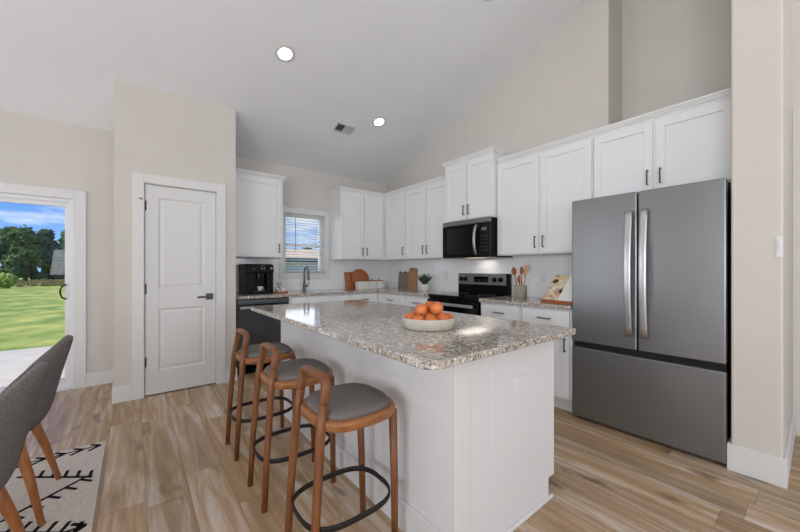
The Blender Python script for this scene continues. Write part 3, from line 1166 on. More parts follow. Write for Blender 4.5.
for k in range(3):
    ya = e0 + .02 + k * L_
    for z0, z1, nm in ((.125, .69, 'door'), (.715, .862, 'drawer')):
        halves = ((ya + .01, ya + L_ / 2 - .004), (ya + L_ / 2 + .004, ya + L_ - .01)) if nm == 'door' else ((ya + .01, ya + L_ - .01),)
        for hi, (p, q) in enumerate(halves):
            mb = MB(); shaker(mb, 0, q - p, z0, z1) if nm == 'door' else mb.box(0, q - p, -.02, 0, z0, z1)
            mb.xform(Matrix.Translation((1.745 - ox, p - oy, 0)) @ Matrix.Rotation(PI / 2, 4, 'Z'))
            o = mb.build(nm, M['cab'], isl, bevel=.002)
            mb = MB()
            if nm == 'door':
                u = q - .03 if hi == 0 else p + .03
                I(mb, 1.786, 1.795, u - .005, u + .005, z1 - .17, z1 - .055); I(mb, 1.765, 1.787, u - .005, u + .005, z1 - .17, z1 - .16); I(mb, 1.765, 1.787, u - .005, u + .005, z1 - .065, z1 - .055)
            else:
                u = (p + q) / 2
                I(mb, 1.786, 1.795, u - .058, u + .058, .783, .793); I(mb, 1.765, 1.787, u - .058, u - .048, .783, .793); I(mb, 1.765, 1.787, u + .048, u + .058, .783, .793)
            mb.build('pull', M['bronze'], o, bevel=.0015)
mb = MB(); I(mb, kx - .014, kx, e0 + .012, e1 - .012, 0, .14); mb.build('baseboard', M['trim'], isl, bevel=.003)
for ya, yb2 in ((e0 - .008, e0 + .004), (e1 - .004, e1 + .008)):
    mb = MB(); I(mb, 1.230, 1.752, ya, yb2, 0, .022); mb.build('shoe_molding', M['trim'], isl, bevel=.006)
mb = MB(); I(mb, 1.408, 1.522, e0 - .002, e0 + .006, .636, .708)
op = mb.build('outlet_plate', M['panel'], isl, bevel=.002)
for xc_ in (1.440, 1.490):
    mb = MB(); I(mb, xc_ - .015, xc_ + .015, e0 - .0035, e0 - .001, .657, .687)
    mb.build('receptacle', M['trim'], op, bevel=.002)
    for zc_ in (.666, .677):
        mb = MB(); I(mb, xc_ - .006, xc_ + .007, e0 - .0042, e0 - .003, zc_, zc_ + .003); mb.build('slot', M['register'], op)


def round_rect(x0, x1, y0, y1, rads, n=8):
    out = []
    for (cx, cy, r, a0) in ((x1 - rads[0], y1 - rads[0], rads[0], 0), (x0 + rads[1], y1 - rads[1], rads[1], 90), (x0 + rads[2], y0 + rads[2], rads[2], 180), (x1 - rads[3], y0 + rads[3], rads[3], 270)):
        for k in range(n + 1):
            a = math.radians(a0 + 90 * k / n)
            out.append((cx + r * math.cos(a), cy + r * math.sin(a)))
    return out


mb = MB()
mb.prism(round_rect(IX0, IX1, IY0, IY1, (.02, .03, .06, .02)), .884, .914)
tag(mb.build('island_countertop', M['granite'], bevel=.006, seg=3), 'speckled granite top with rounded corners covering the white island', 'countertop')

# ---------------------------------------------------------------- stools
def make_stool():
    r = thing('bar_stool', 'x', 'bar stool', (0, 0, 0), 0, 'wooden bar stools along the island')
    n = 40
    # local: +x towards the island, back at -x; seat .655 high
    mb = MB()
    rings = []
    for k, z in ((.955, .602), (1.0, .608), (1.0, .632), (.985, .639), (.86, .641)):
        rings.append([(.022 + x * k, y * k - .012, z) for x, y in superell(.182, .188, 3.0, n)])
    mb.loft(rings)
    mb.build('seat_frame', M['wood_h'], r)
    mb = MB()
    rings = []
    for k, z in ((.86, .636), (.885, .645), (.88, .655), (.83, .665), (.68, .671), (.4, .673), (.05, .673)):
        rings.append([(.022 + x * k, y * k - .012, z) for x, y in superell(.182, .188, 3.0, n)])
    mb.loft(rings)
    mb.build('seat_cushion', M['fabric'], r)
    # front legs
    for s in (-1, 1):
        mb = MB()
        mb.tube([(.190, s * .130, 0), (.184, s * .134, .30), (.172, s * .138, .61)], [.0145, .0165, .0185], 12)
        mb.build('leg', M['wood'], r)
    # rear legs run up into the looped back
    for s in (-1, 1):
        mb = MB()
        mb.tube([(-.192, s * .130, 0), (-.176, s * .126, .30), (-.152, s * .116, .62), (-.138, s * .110, .70)], [.0145, .0165, .0185, .018], 12)
        mb.build('leg', M['wood'], r)
    mb = MB()
    pts = [(-.139, .110, .69), (-.133, .110, .725), (-.129, .109, .756), (-.127, .105, .778), (-.126, .093, .791), (-.127, .055, .795), (-.129, .02, .796)]
    pts = pts + [(x, -y, z) for x, y, z in pts[::-1]]
    fl = [(.036, .036), (.034, .036), (.032, .036), (.031, .036), (.030, .036), (.030, .036), (.030, .036)]
    fl = fl + fl[::-1]
    mb.tube(pts, .018, 12, flat=[(a, b) for a, b in fl], up=(1, 0, .0))
    mb.build('backrest', M['wood'], r, sub=1)
    # footrest hoop
    mb = MB()
    pts = [(x + .003, y, .237) for x, y in superell(.198, .158, 3.0, 48)]
    mb.tube(pts, .01, 8, closed=True, flat=(.009, .024), up=(0, 0, 1))
    mb.build('footrest_ring', M['black_metal'], r)
    return r


st0 = make_stool()
labs = ['wooden bar stool standing closest to the pantry door, by the dishwasher end of the island',
        'wooden bar stool in the middle of the three along the island',
        'wooden bar stool standing closest to the viewer, at the fruit bowl end of the island']
for i, y in enumerate((2.447, 1.868, 1.289)):
    s = st0 if i == 0 else copy_tree(st0)
    s.location = (.705, y, 0)
    s['label'] = labs[i]


# ---------------------------------------------------------------- dining chairs
def make_chair():
    """upholstered shell chair; local +x is its back, front faces -x"""
    r = thing('dining_chair', 'x', 'dining chair', (0, 0, 0), 0, 'grey shell chairs on the rug')
    # shell: profile from front lip to top of back, half width per station
    prof = [(-.235, .440, .18, .02), (-.215, .448, .205, .03), (-.12, .425, .228, .05), (0, .400, .236, .08), (.10, .388, .238, .11), (.17, .395, .237, .13),
            (.215, .430, .236, .155), (.240, .49, .233, .18), (.255, .56, .226, .175), (.272, .64, .202, .14), (.292, .72, .158, .09), (.310, .79, .108, .048),
            (.320, .832, .072, .024), (.324, .848, .032, .008)]
    n = 13
    top, bot = [], []
    N = len(prof)
    th = .030
    for i, (x, z, hw_, cu) in enumerate(prof):
        a = Vector(prof[max(i - 1, 0)][:2]); b = Vector(prof[min(i + 1, N - 1)][:2])
        d = (b - a).normalized()
        nx, nz = -d.y, d.x          # towards the sitter
        rt, rb = [], []
        for j in range(n):
            u = -1 + 2 * j / (n - 1)
            curl = cu * abs(u) ** 2.2
            edge = (1 - abs(u) ** 6)
            t_ = th * (.35 + .65 * edge) * (1 if 0 < i < N - 1 else .6)
            px, pz = x + nx * curl, z + nz * curl
            rt.append((px + nx * t_ / 2, u * hw_, pz + nz * t_ / 2))
            rb.append((px - nx * t_ / 2, u * hw_, pz - nz * t_ / 2))
        top.append(rt); bot.append(rb)
    rings = [t_ + b_[::-1] for t_, b_ in zip(top, bot)]
    mb = MB(); mb.loft(rings)
    mb.build('seat_shell', M['chair_fabric'], r, sub=2)
    mb = MB()
    mb.box(-.15, .15, -.15, -.11, .345, .385); mb.box(-.15, .15, .11, .15, .345, .385)
    mb.box(-.16, -.12, -.15, .15, .345, .385); mb.box(.12, .16, -.15, .15, .345, .385)
    mb.build('under_frame', M['chair_wood'], r, bevel=.008)
    for sx in (-1, 1):
        for sy in (-1, 1):
            mb = MB()
            mb.tube([(sx * .250, sy * .225, 0), (sx * .203, sy * .185, .22), (sx * .160, sy * .148, .385)], [.0125, .0185, .024], 12)
            mb.build('leg', M['chair_wood'], r)
    return r


ch = make_chair()
ch.location = (-.588, 2.505, .0145)
ch['label'] = 'grey shell dining chair with wooden legs, the one nearer the sliding glass door'
c2 = copy_tree(ch)
c2.location = (-.584, 1.822, .0145)
c2['label'] = 'grey shell dining chair cut by the photo edge, farther from the sliding glass door'

# ---------------------------------------------------------------- rug
RX1, RYF = -.152, 3.145
rug = thing('rug', 'ivory flatweave rug with black arrow and feather strokes under the dining chairs', 'rug', (RX1, RYF, 0))
mb = MB(); mb.box(-2.3, 0, -2.75, 0, .0005, .008); mb.build('weave', M['rug'], rug, bevel=.003)
mb = MB()


def stroke(p, q, w0=.011):
    p = Vector((p[0] - RX1, p[1] - RYF)); q = Vector((q[0] - RX1, q[1] - RYF))
    d = (q - p).normalized(); n_ = Vector((-d.y, d.x)) * w0
    mb.poly([(p.x + n_.x, p.y + n_.y, .0080), (p.x - n_.x, p.y - n_.y, .0080), (q.x - n_.x, q.y - n_.y, .0080), (q.x + n_.x, q.y + n_.y, .0080),
             (p.x + n_.x, p.y + n_.y, .0098), (p.x - n_.x, p.y - n_.y, .0098), (q.x - n_.x, q.y - n_.y, .0098), (q.x + n_.x, q.y + n_.y, .0098)],
            [(0, 1, 2, 3), (4, 7, 6, 5), (0, 4, 5, 1), (1, 5, 6, 2), (2, 6, 7, 3), (3, 7, 4, 0)])


for rep in range(3):
    oy_ = -rep * .92
    # arrow row
    for k in range(22):
        x = -.178 - k * .0865
        stroke((x, 3.08 + oy_), (x - .085, 3.08 + oy_), .006)
        stroke((x, 3.08 + oy_), (x - .052, 3.128 + oy_), .009); stroke((x, 3.08 + oy_), (x - .058, 3.032 + oy_), .009)
    # feather rows: spines slanting away with barbs on one side
    for k in range(6):
        X0 = -.19 - k * .42
        stroke((X0, 2.640 + oy_), (X0 - .34, 2.905 + oy_), .008)
        for i in range(6):
            f_ = i / 6
            px, py = X0 - .34 * f_, 2.640 + .265 * f_ + oy_
            stroke((px - .012, py + .006), (px - .014 + .008, py + .085), .008)
        stroke((X0 - .02, 2.670 + oy_), (X0 - .31, 2.44 + oy_), .008)
        for i in range(5):
            f_ = (i + .5) / 5
            px, py = X0 - .02 - .29 * f_, 2.670 - .23 * f_ + oy_
            stroke((px, py), (px + .052, py - .055), .008)
    for k in range(5):
        X0 = -.187 - k * .42
        stroke((X0 - .03, 2.13 + oy_), (X0 - .32, 2.36 + oy_), .008)
        for i in range(6):
            f_ = i / 6
            px, py = X0 - .03 - .29 * f_, 2.13 + .23 * f_ + oy_
            stroke((px, py), (px + .026, py + .07), .008)
mb.build('woven_strokes', M['rug_black'], rug)

# ---------------------------------------------------------------- things on the counters
CT = .914
# coffee machine
cm = thing('coffee_machine', 'boxy black espresso machine on the counter beside the pantry', 'coffee machine', (1.226, 4.32, CT))
cm.scale = (.87, 1, 1)
mb = MB()
mb.box(-.185, .185, 0, .38, .0, .035)
mb.box(-.185, .185, .10, .38, .03, .262)
mb.box(-.185, -.075, .0, .12, .03, .262); mb.box(.095, .185, .0, .12, .03, .262)
mb.build('body', M['black'], cm, bevel=.006)
mb = MB()
rings = []
for x in (-.188, .188):
    rings.append([(x, -.012, .262), (x, .385, .262), (x, .385, .372), (x, .06, .375), (x, .012, .366), (x, -.012, .345)])
mb.loft(rings, smooth=False)
hd = mb.build('head', M['black'], cm, bevel=.008, seg=3)
for u in (.018, .055):
    mb = MB(); mb.tube([(u, -.012, .315), (u, -.018, .315)], [.013, .012], 16); mb.build('button', M['slot'], hd)
for bx_ in ((-.102, -.078, .308, .316), (-.005, .075, .345, .351)):
    mb = MB(); mb.box(bx_[0], bx_[1], -.0135, -.011, bx_[2], bx_[3]); mb.build('badge', M['slot'], hd)
mb = MB(); mb.tube([(.150, -.012, .317), (.150, -.026, .317)], [.020, .018], 18); mb.build('dial', M['chrome'], hd)
mb = MB()
mb.box(-.02, .06, .02, .10, .195, .262); mb.cyl((.005, .05, .195), (.005, .05, .165), .010, n=10); mb.cyl((.037, .05, .195), (.037, .05, .165), .010, n=10)
mb.build('spout', M['black_gloss'], cm, bevel=.004)
mb = MB(); mb.box(-.07, .09, .0, .10, .0355, .040); mb.build('drip_tray', M['gunmetal'], cm)


def make_cup(label, loc, group=None, s=1.0, name='cup'):
    r = thing(name, label, 'cup', loc, 0, group)
    mb = MB()
    mb.lathe([(.001, 0), (.022 * s, 0), (.024 * s, .004), (.033 * s, .03 * s), (.036 * s, .055 * s), (.033 * s, .055 * s), (.029 * s, .028 * s), (.018 * s, .007), (.001, .006)], n=24)
    mb.build('cup_bowl', M['cer_white'], r)
    mb = MB()
    mb.tube([(.033 * s, 0, .046 * s), (.050 * s, 0, .046 * s), (.054 * s, 0, .030 * s), (.046 * s, 0, .017 * s), (.030 * s, 0, .016 * s)], .004, 8)
    mb.build('handle', M['cer_white'], r)
    return r


make_cup('small white cup under the spout of the black espresso machine', (1.238, 4.375, CT + .041), s=.92)
ty = thing('serving_tray', 'small round wooden tray beside the espresso machine', 'tray', (1.515, 4.42, CT))
mb = MB(); mb.lathe([(.001, 0), (.085, 0), (.092, .006), (.092, .016), (.086, .016), (.083, .010), (.001, .009)], n=32); mb.build('tray_dish', M['board'], ty)
make_cup('white cup standing upright on the small wooden tray', (1.545, 4.42, CT + .009), s=.85)
sc_ = thing('creamer', 'black and white spotted creamer on the small wooden tray', 'creamer', (1.475, 4.40, CT + .009))
mb = MB(); mb.lathe([(.001, 0), (.026, 0), (.034, .02), (.030, .045), (.022, .062), (.027, .072), (.022, .072), (.018, .06), (.001, .05)], n=22)
mb.build('jug', noise_mat('spotted_glaze', lin(28, 26, 26), lin(230, 228, 224), 38, .3, lo=.48, hi=.52), sc_)
mb = MB(); mb.tube([(-.026, 0, .058), (-.045, 0, .052), (-.048, 0, .034), (-.033, 0, .02)], .004, 8); mb.build('handle', M['cer_white'], sc_)
fl_ = thing('dried_flower_sprig', 'pinkish dried sprig leaning out of the spotted creamer', 'flowers', (1.475, 4.40, CT + .061))
for k in range(5):
    a = k * 1.3
    mb = MB(); mb.cyl((0, 0, .0), (.028 * math.cos(a) + .01, .02 * math.sin(a), .045 + .006 * k), .0016, n=5)
    mb.build('stem', M['stemgreen'], fl_)
for k in range(5):
    a = k * 1.3
    mb = MB(); mb.lathe([(.001, -.008), (.009, -.003), (.010, .004), (.001, .010)], .028 * math.cos(a) + .01, .02 * math.sin(a), .047 + .006 * k, 8)
    mb.build('blossom', M['pink'], fl_)

# faucet
fa = thing('faucet', 'tall dark gooseneck kitchen faucet under the window', 'faucet', (1.925, 4.63, CT))
mb = MB()
mb.lathe([(.001, 0), (.028, 0), (.028, .010), (.022, .018), (.022, .10), (.017, .115), (.001, .115)], n=24)
mb.build('base', M['faucet'], fa)
mb = MB()
pts = [(0, 0, .10), (0, 0, .22)] + [(0, -.075 + .075 * math.cos(PI * k / 10), .265 + .078 * math.sin(PI * k / 10)) for k in range(11)] + [(0, -.150, .24)]
mb.tube(pts, .0125, 14); mb.build('spout', M['faucet'], fa)
mb = MB(); mb.tube([(0, -.150, .255), (0, -.152, .235), (0, -.155, .175), (0, -.156, .155)], [.0135, .017, .019, .016], 16); mb.build('spray_head', M['faucet'], fa)
mb = MB(); mb.cyl((.02, 0, .065), (.050, 0, .068), .013, n=12); mb.tube([(.045, 0, .07), (.06, 0, .085), (.070, -.005, .125)], [.008, .007, .006], 10); mb.build('lever', M['faucet'], fa)

# boards and canisters
YW = YB - .010


def lean(mb, deg):
    return mb.xform(Matrix.Rotation(math.radians(deg), 4, 'X'))


r = thing('cutting_board', 'rectangular brown wooden cutting board leaning on the back wall tile', 'cutting board', (2.752, YW - .075, CT))
mb = MB(); mb.prism(round_rect(-.125, .125, 0, .272, (.012,) * 4, 4), -.018, 0); mb.xform(Matrix.Rotation(PI / 2, 4, 'X')); lean(mb, -12)
mb.build('board', M['board'], r, bevel=.003)
r = thing('cutting_board', 'round brown wooden cutting board behind the white canisters', 'cutting board', (2.885, YW - .135, CT))
mb = MB(); mb.prism([(.163 * math.cos(2 * PI * k / 48), .163 + .163 * math.sin(2 * PI * k / 48)) for k in range(48)], -.018, 0); mb.xform(Matrix.Rotation(PI / 2, 4, 'X')); lean(mb, -17); mb.xform(Matrix.Translation((0, 0, .006)))
mb.build('board', M['board'], r, bevel=.003)
x = 2.722
for w_, lab in ((.205, 'widest white ceramic canister with wooden lid, in front of the round board'), (.150, 'middle white ceramic canister with wooden lid in the row of three'), (.115, 'narrowest white ceramic canister with wooden lid, nearest the corner')):
    r = thing('canister', lab, 'canister', (x + w_ / 2, 4.50, CT), 0, 'white canisters by the cutting boards')
    mb = MB(); mb.prism(round_rect(-w_ / 2 + .003, w_ / 2 - .003, -.055, .055, (.014,) * 4, 4), 0, .118); mb.build('jar', M['cer_white'], r, bevel=.004)
    mb = MB(); mb.prism(round_rect(-w_ / 2 + .002, w_ / 2 - .002, -.056, .056, (.014,) * 4, 4), .118, .132); ld = mb.build('lid', M['board'], r, bevel=.003)
    mb = MB(); mb.lathe([(.001, 0), (.007, 0), (.006, .010), (.011, .018), (.010, .026), (.001, .029)], 0, 0, .132, 14); mb.build('knob', M['board'], ld)
    x += w_ + .004


def hang_board(y0, y1, h, m, label, leanr=10):
    """tall board with a bored hole and a dark loop, leaning on the right wall"""
    r = thing('serving_board', label, 'serving board', (XR - .046 - (.008 if h > .3 else 0), (y0 + y1) / 2, CT), R9, 'tall serving boards in the corner')
    w2 = (y0 - y1) / 2 - .003
    mb = MB(); mb.prism(round_rect(-w2, w2, 0, h, (.03, .03, .006, .006), 5), -.018, 0)
    mb.xform(Matrix.Rotation(PI / 2, 4, 'X')); lean(mb, -leanr)
    b_ = mb.build('board', m, r, bevel=.003)
    mb = MB()
    pts = [(.011 * math.cos(2 * PI * k / 16), -.021, h - .004 + .014 * math.sin(2 * PI * k / 16)) for k in range(16)]
    mb.tube(pts, .004, 6, closed=True); mb.box(-.008, .008, -.0255, -.0175, h - .028, h - .014)
    lean(mb, -leanr)
    mb.build('hanging_loop', M['black_matt'], b_)
    return r


hang_board(4.365, 4.235, .268, M['board_grey'], 'taupe tall serving board deepest in the corner', 5)
hang_board(4.230, 4.10, .268, M['board_grey'], 'taupe tall serving board between its twin and the tan board', 5)
hang_board(4.095, 3.895, .330, M['board_tan'], 'tallest tan serving board next to the succulent', 5)

# succulent
pl = thing('potted_succulent', 'spiky green succulent in a small white pot left of the range', 'plant', (3.27, 3.535, CT))
mb = MB(); mb.lathe([(.001, 0), (.052, 0), (.062, .006), (.076, .088), (.078, .095), (.070, .095), (.066, .082), (.001, .080)], n=28); mb.build('pot', M['cer_white'], pl)
mb = MB(); mb.lathe([(.001, .082), (.066, .082), (.066, .076), (.001, .076)], n=24); mb.build('soil', M['soil'], pl)
mb = MB()
rnd = random.Random(3)
for k in range(30):
    a = k * 2.399
    tl = .10 + .62 * (k / 30)
    L = .165 + rnd.uniform(-.03, .03)
    d = Vector((math.sin(tl) * math.cos(a), math.sin(tl) * math.sin(a), math.cos(tl)))
    p0 = Vector((0.012 * math.cos(a), .012 * math.sin(a), .082))
    sag = Vector((0, 0, -.02 * tl))
    mb.tube([p0, p0 + d * L * .35, p0 + d * L * .75 + sag, p0 + d * L * 1.0 + sag * 1.2], [.008, .0125, .009, .001], 8)
mb.build('leaves', M['leaf'], pl)

# utensil crock
ckx, cky = 3.19, 1.965
ck = thing('utensil_crock', 'grey-beige stoneware crock right of the range holding wooden utensils', 'crock', (ckx, cky, CT))
mb = MB(); mb.lathe([(.001, 0), (.060, 0), (.064, .004), (.065, .130), (.063, .136), (.057, .136), (.057, .012), (.001, .010)], n=32); mb.build('pot', M['crock'], ck)


def utensil(name, label, base, top, m, kind):
    r = thing(name, label, 'utensil', (ckx + base[0], cky + base[1], CT + .012), 0, 'utensils in the crock')
    v = Vector((top[0] - base[0], top[1] - base[1], top[2]))
    L = v.length
    mb = MB()
    mb.tube([(0, 0, 0), (0, 0, L * .5), (0, 0, L - .05)], [.0055, .006, .005], 8)
    q = v.to_track_quat('Z', 'Y').to_matrix().to_4x4()
    face = Matrix.Rotation(math.atan2(v.y, v.x) * 0, 4, 'Z')
    mb.xform(q)
    h = mb.build('handle', M['spoon_pale'] if kind != 'spoon' else m, r)
    mb = MB()
    rings = []
    if kind == 'spoon':
        for i in range(9):
            t_ = i / 8
            ww = .030 * math.sin(PI * (.08 + .90 * t_)) ** .7
            rings.append([(ww * math.cos(a), (.006 + .0) * math.sin(a) - .008 * math.sin(PI * t_), L - .06 + .085 * t_) for a in [2 * PI * k / 12 for k in range(12)]])
    else:
        for i in range(6):
            t_ = i / 5
            ww = .008 + .017 * min(1, t_ * 1.8)
            rings.append([(ww * math.cos(a), .004 * math.sin(a), L - .06 + .10 * t_) for a in [2 * PI * k / 12 for k in range(12)]])
    mb.loft(rings)
    mb.xform(q @ Matrix.Rotation(math.radians(-58), 4, 'Z'))
    mb.build('spoon_bowl' if kind == 'spoon' else 'blade', m, r)
    return r


utensil('wooden_spoon', 'dark wooden spoon leaning out of the crock toward the range', (.0, .022), (-.022, .062, .295), M['spoon'], 'spoon')
utensil('wooden_spoon', 'second dark wooden spoon standing upright in the middle of the crock', (.028, .0), (.044, .016, .300), M['spoon'], 'spoon')
utensil('wooden_spoon', 'short dark wooden spoon lowest among the crock utensils', (-.026, -.004), (-.046, -.018, .210), M['spoon'], 'spoon')
utensil('spatula', 'pale wooden spatula leaning out of the crock toward the cookbook', (.004, -.026), (.010, -.064, .300), M['spoon_pale'], 'blade')
utensil('spatula', 'narrow pale spatula behind the short spoon in the crock', (.030, -.020), (.044, -.030, .270), M['spoon_pale'], 'blade')

# cookbook on its stand
CBX, CBY, CBR = 2.985, 1.462, math.radians(-90 - 12)
sd = thing('cookbook_stand', 'low wooden cookbook stand on the short counter by the refrigerator', 'book stand', (CBX, CBY, CT), CBR)
TL = math.radians(38)
mb = MB(); mb.box(-.16, .16, -.035, .02, 0, .018); mb.box(-.16, .16, -.040, -.030, .0, .026); mb.build('ledge', M['spoon'], sd, bevel=.003)
mb = MB(); mb.box(-.13, .13, 0, .010, 0, .23); mb.xform(Matrix.Translation((0, .0, .016)) @ Matrix.Rotation(-TL, 4, 'X')); mb.build('back_rest', M['board'], sd, bevel=.002)
mb = MB(); mb.box(-.02, .02, .125, .137, 0, .165); mb.build('prop', M['board'], sd)
bk = thing('cookbook', 'open cookbook with a food photograph page and a white page on the stand', 'book', (CBX, CBY, CT), CBR)
MT = Matrix.Translation((0, -.004, .020)) @ Matrix.Rotation(-TL, 4, 'X')
mb = MB(); mb.box(-.160, -.002, -.014, -.004, 0, .285); mb.xform(MT); mb.build('picture_page', M['page'], bk, bevel=.001)
mb = MB(); mb.box(.002, .160, -.014, -.004, 0, .285); mb.xform(MT); mb.build('text_page', M['paper'], bk, bevel=.001)
mb = MB(); mb.box(-.163, .163, -.004, -.001, -.002, .288); mb.xform(MT); mb.build('cover', M['board_tan'], bk)

# outlets on the tile
for (y, lab) in ((1.86, 'white outlet plate on the tile above the crock'), (3.30, 'white outlet plate on the tile left of the range')):
    r = thing('wall_outlet', lab, 'outlet', (XR - .008, y, 1.135), R9)
    mb = MB(); mb.box(-.036, .036, -.006, 0, -.058, .058); mb.build('plate', M['plate_white'], r, bevel=.002)
    for z_ in (-.038, .006):
        mb = MB(); mb.box(-.016, .016, -.008, -.005, z_, z_ + .032); mb.build('receptacle', M['trim'], r, bevel=.002)
# thermostat-like switch on the partition end
r = thing('wall_switch', 'white switch plate on the end wall beside the refrigerator', 'switch', (XS, .139, 1.345), R9)
mb = MB(); mb.box(-.013, .013, -.006, 0, -.058, .058); mb.build('plate', M['plate_white'], r, bevel=.002)
mb = MB(); mb.box(-.006, .006, -.010, -.005, -.030, .030); mb.build('rocker', M['trim'], r, bevel=.002)

# fruit bowl
BX, BY = 1.205, 1.272
fb = thing('fruit_bowl', 'shallow pale stoneware bowl of oranges on the island', 'bowl', (BX, BY, CT))
mb = MB()
mb.lathe([(.001, 0), (.122, 0), (.131, .006), (.142, .052), (.140, .057), (.133, .056), (.121, .014), (.001, .012)], n=48)
mb.build('vessel', M['bowl'], fb)


def orange(x, y, z, r, label, first=[None]):
    if first[0] is None:
        o = thing('orange', label, 'orange', (x, y, z), 0, 'oranges in the bowl')
        bm = bmesh.new()
        bmesh.ops.create_uvsphere(bm, u_segments=24, v_segments=16, radius=.038)
        for v in bm.verts:
            k = v.co.z / .038
            v.co.z *= .93
            if k > .8:
                v.co.z -= (k - .8) ** 2 * .06
        mb = MB(); mb.bm.free(); mb.bm = bm
        for f_ in bm.faces:
            f_.smooth = True
        mb.build('fruit', M['orange'], o)
        mb = MB(); mb.lathe([(.001, .030), (.005, .0315), (.004, .0355), (.001, .036)], n=8); mb.build('stem_button', M['stemgreen'], o)
        first[0] = o
    else:
        o = copy_tree(first[0])
        o.location = (x, y, z)
        o['label'] = label
    o.rotation_euler = (rnd.uniform(-.9, .9), rnd.uniform(-.9, .9), rnd.uniform(0, 6))
    o.scale = (r / .038,) * 3
    return o


# camera-facing frame for the bowl: s to the picture's right, d away
cs, sn = math.cos(math.radians(38.556)), math.sin(math.radians(38.556))
ors = [(-.098, -.010, .048, .031, 'orange at the window-side rim of the bowl'),
       (-.058, -.078, .046, .031, 'orange at the front rim of the bowl, second from the window side'),
       (.006, -.096, .047, .032, 'orange in the middle of the front rim of the bowl'),
       (.064, -.066, .049, .031, 'orange at the front rim of the bowl toward the refrigerator'),
       (.098, -.008, .048, .031, 'orange at the refrigerator-side rim of the bowl'),
       (.066, .066, .047, .032, 'orange low at the back of the bowl on the range side'),
       (-.062, .062, .047, .032, 'orange low at the back of the bowl on the window side'),
       (.004, -.010, .046, .033, 'orange buried under the pile in the middle of the bowl'),
       (-.040, -.018, .094, .033, 'orange on top of the pile toward the window'),
       (.008, .052, .098, .034, 'orange on top of the pile, at the back'),
       (.040, -.020, .103, .035, 'largest orange on top of the pile, toward the refrigerator')]
for s_, d_, z_, r_, lab in ors:
    orange(BX + s_ * cs + d_ * sn, BY - s_ * sn + d_ * cs, CT + z_, r_, lab)

# ---------------------------------------------------------------- outside
mb = MB(); mb.box(-140, 140, YB + T + .02, 200, -.4, -.16)
g = mb.build('ground', M['grass']); struct(g)
mb = MB(); mb.box(-5, 1.3, YB + T + .005, 8.0, -.155, -.06)
struct(mb.build('patio', M['concrete'], bevel=.01))
# dry weeds before the trees
rnd = random.Random(11)
mb = MB()
for k in range(900):
    x = rnd.uniform(-24, 0); y = rnd.uniform(40, 53)
    h = rnd.uniform(.0, .28); a = rnd.uniform(0, PI)
    c, s = math.cos(a) * .35, math.sin(a) * .35
    for q in (0, PI / 2):
        c, s = math.cos(a + q) * .35, math.sin(a + q) * .35
        mb.poly([(x - c, y - s, -.16), (x + c, y + s, -.16), (x + c * .4 + .1, y + s * .4, h), (x - c * .5, y - s * .5, h * .9)], [(0, 1, 2, 3)])
o = mb.build('meadow_weeds', M['weeds']); o['kind'] = 'stuff'
tag(o, 'dry brownish weeds at the far edge of the field before the trees', 'weeds')


def leaf_bush(mb, cx, cy, cz_, R, rnd, n, fl=1.0):
    bm = bmesh.new()
    bmesh.ops.create_icosphere(bm, subdivisions=3, radius=1)
    ph = [rnd.uniform(0, 6) for _ in range(6)]
    for v in bm.verts:
        p = v.co
        k = 1 + .16 * math.sin(5 * p.x + ph[0]) * math.sin(5 * p.y + ph[1]) + .12 * math.sin(11 * p.z + ph[2]) * math.sin(9 * p.x + ph[3]) + rnd.uniform(-.13, .13)
        v.co = Vector((cx + p.x * R * k, cy + p.y * R * k, cz_ + p.z * R * k * fl))
    m_ = bpy.data.meshes.new('tmp')
    bm.to_mesh(m_); bm.free()
    mb.bm.from_mesh(m_)
    bpy.data.meshes.remove(m_)


def tree(x, y, H, wd, m, label, seed, group='trees beyond the field', bare=.3):
    rn = random.Random(seed)
    r = thing('tree', label, 'tree', (x, y, -.16), 0, group)
    mb = MB()
    mb.tube([(0, 0, 0), (.1, 0, H * .35), (-.05, .05, H * .8)], [.22, .16, .05], 8)
    mb.build('trunk', M['bark'], r)
    mb = MB()
    for k in range(22):
        t_ = rn.uniform(bare, 1)
        rad = wd * (1.05 - .75 * max(0, (t_ - .35) / .65)) * rn.uniform(.25, .9)
        a = rn.uniform(0, 2 * PI)
        leaf_bush(mb, rad * math.cos(a), rad * math.sin(a), H * (.08 + .80 * t_), wd * rn.uniform(.34, .52), rn, 0, .85)
    leaf_bush(mb, 0, 0, H * .90, wd * .4, rn, 0, 1.0)
    src = [v.co.copy() for v in mb.bm.verts]
    for k in range(2600):
        p = rn.choice(src) * 1.0
        d = Vector((rn.uniform(-1, 1), rn.uniform(-1, 1), rn.uniform(-.6, 1))).normalized()
        p = p + d * rn.uniform(0, .22)
        a_ = d.orthogonal().normalized() * rn.uniform(.08, .2)
        b_ = d.cross(a_).normalized() * rn.uniform(.08, .2)
        mb.poly([p - a_, p - b_, p + a_, p + b_ * 1.2], [(0, 1, 2, 3)])
    mb.build('crown', m, r)
    return r


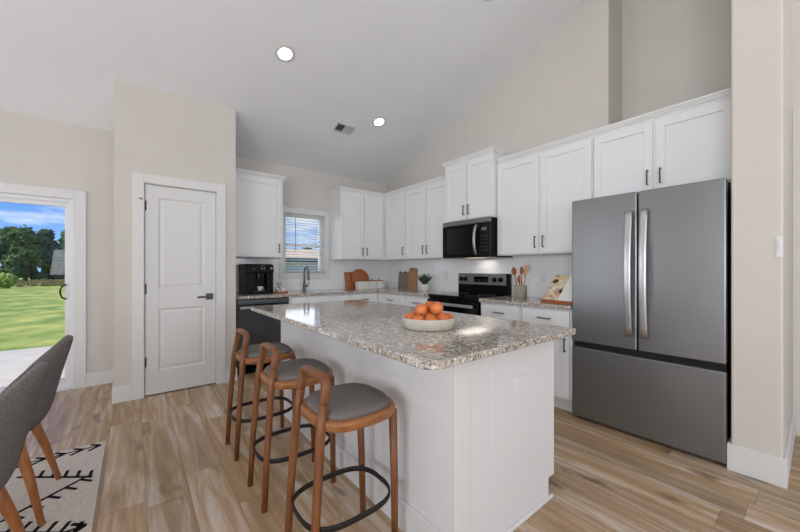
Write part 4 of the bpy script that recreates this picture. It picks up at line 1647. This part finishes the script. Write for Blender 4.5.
specs = [(-15.0, 56, 5.7, 1.6, 'a', 'tree cut by the edge of the glass door view'),
         (-14.2, 63, 6.2, 1.8, 'b', 'lower dark tree next to the cut one in the glass door view'),
         (-13.3, 70, 7.3, 1.9, 'a', 'broad mid-green tree left of the tall crown in the glass door view'),
         (-9.6, 56, 6.0, 1.75, 'a', 'tallest full-crowned tree seen through the glass door'),
         (-9.0, 63, 6.6, 1.8, 'b', 'dark tree just right of the tallest crown through the glass door'),
         (-7.6, 70, 7.3, 1.9, 'a', 'tree beside the door pull of the glass door'),
         (-4.6, 58, 5.7, 1.6, 'b', 'dark tree mostly hidden by the door frame')]
for i, (x, y, H, wd, mk, lab) in enumerate(specs):
    tree(x, y, H, wd, M['crown_' + mk], lab, 20 + i, bare=.02)
# small shrub standing in the weeds
r = thing('shrub', 'low light-green shrub in the weeds seen through the glass door', 'shrub', (-7.6, 37.5, -.16))
mb = MB(); rn = random.Random(5)
for k in range(6):
    leaf_bush(mb, rn.uniform(-.5, .5), rn.uniform(-.3, .3), rn.uniform(.3, .8), .45, rn, 0, .9)
mb.build('foliage', crown_mat('shrub_green', lin(100, 124, 52), lin(150, 166, 84)), r)

# neighbouring house seen between the blind slats
hs = thing('house', 'pale neighbouring house with a tan roof seen through the kitchen window', 'house', (11.0, 25, -.16))
mb = MB(); mb.box(-5, 3.2, .4, 8, 0, 2.25); mb.build('walls', M['siding'], hs)
mb = MB(); mb.loft([[(x, -.2, 2.28), (x, 4.2, 3.27), (x, 8.6, 2.28)] for x in (-5.5, 3.7)], smooth=False); mb.build('roof', M['roof'], hs)
mb = MB(); mb.box(-5.5, 3.7, -.24, -.16, 1.98, 2.28); mb.build('fascia', M['fascia'], hs)
for i, (x, y, H) in enumerate(((17.5, 60, 5.0), (21.9, 66, 5.3), (25.6, 60, 5.3))):
    tree(x, y, H, 2.1, M['crown_b'], ('tree behind the house roof at the wand side of the blind', 'middle tree behind the house roof through the kitchen window', 'tree behind the house roof on the far side of the kitchen window')[i], 60 + i, bare=.05)
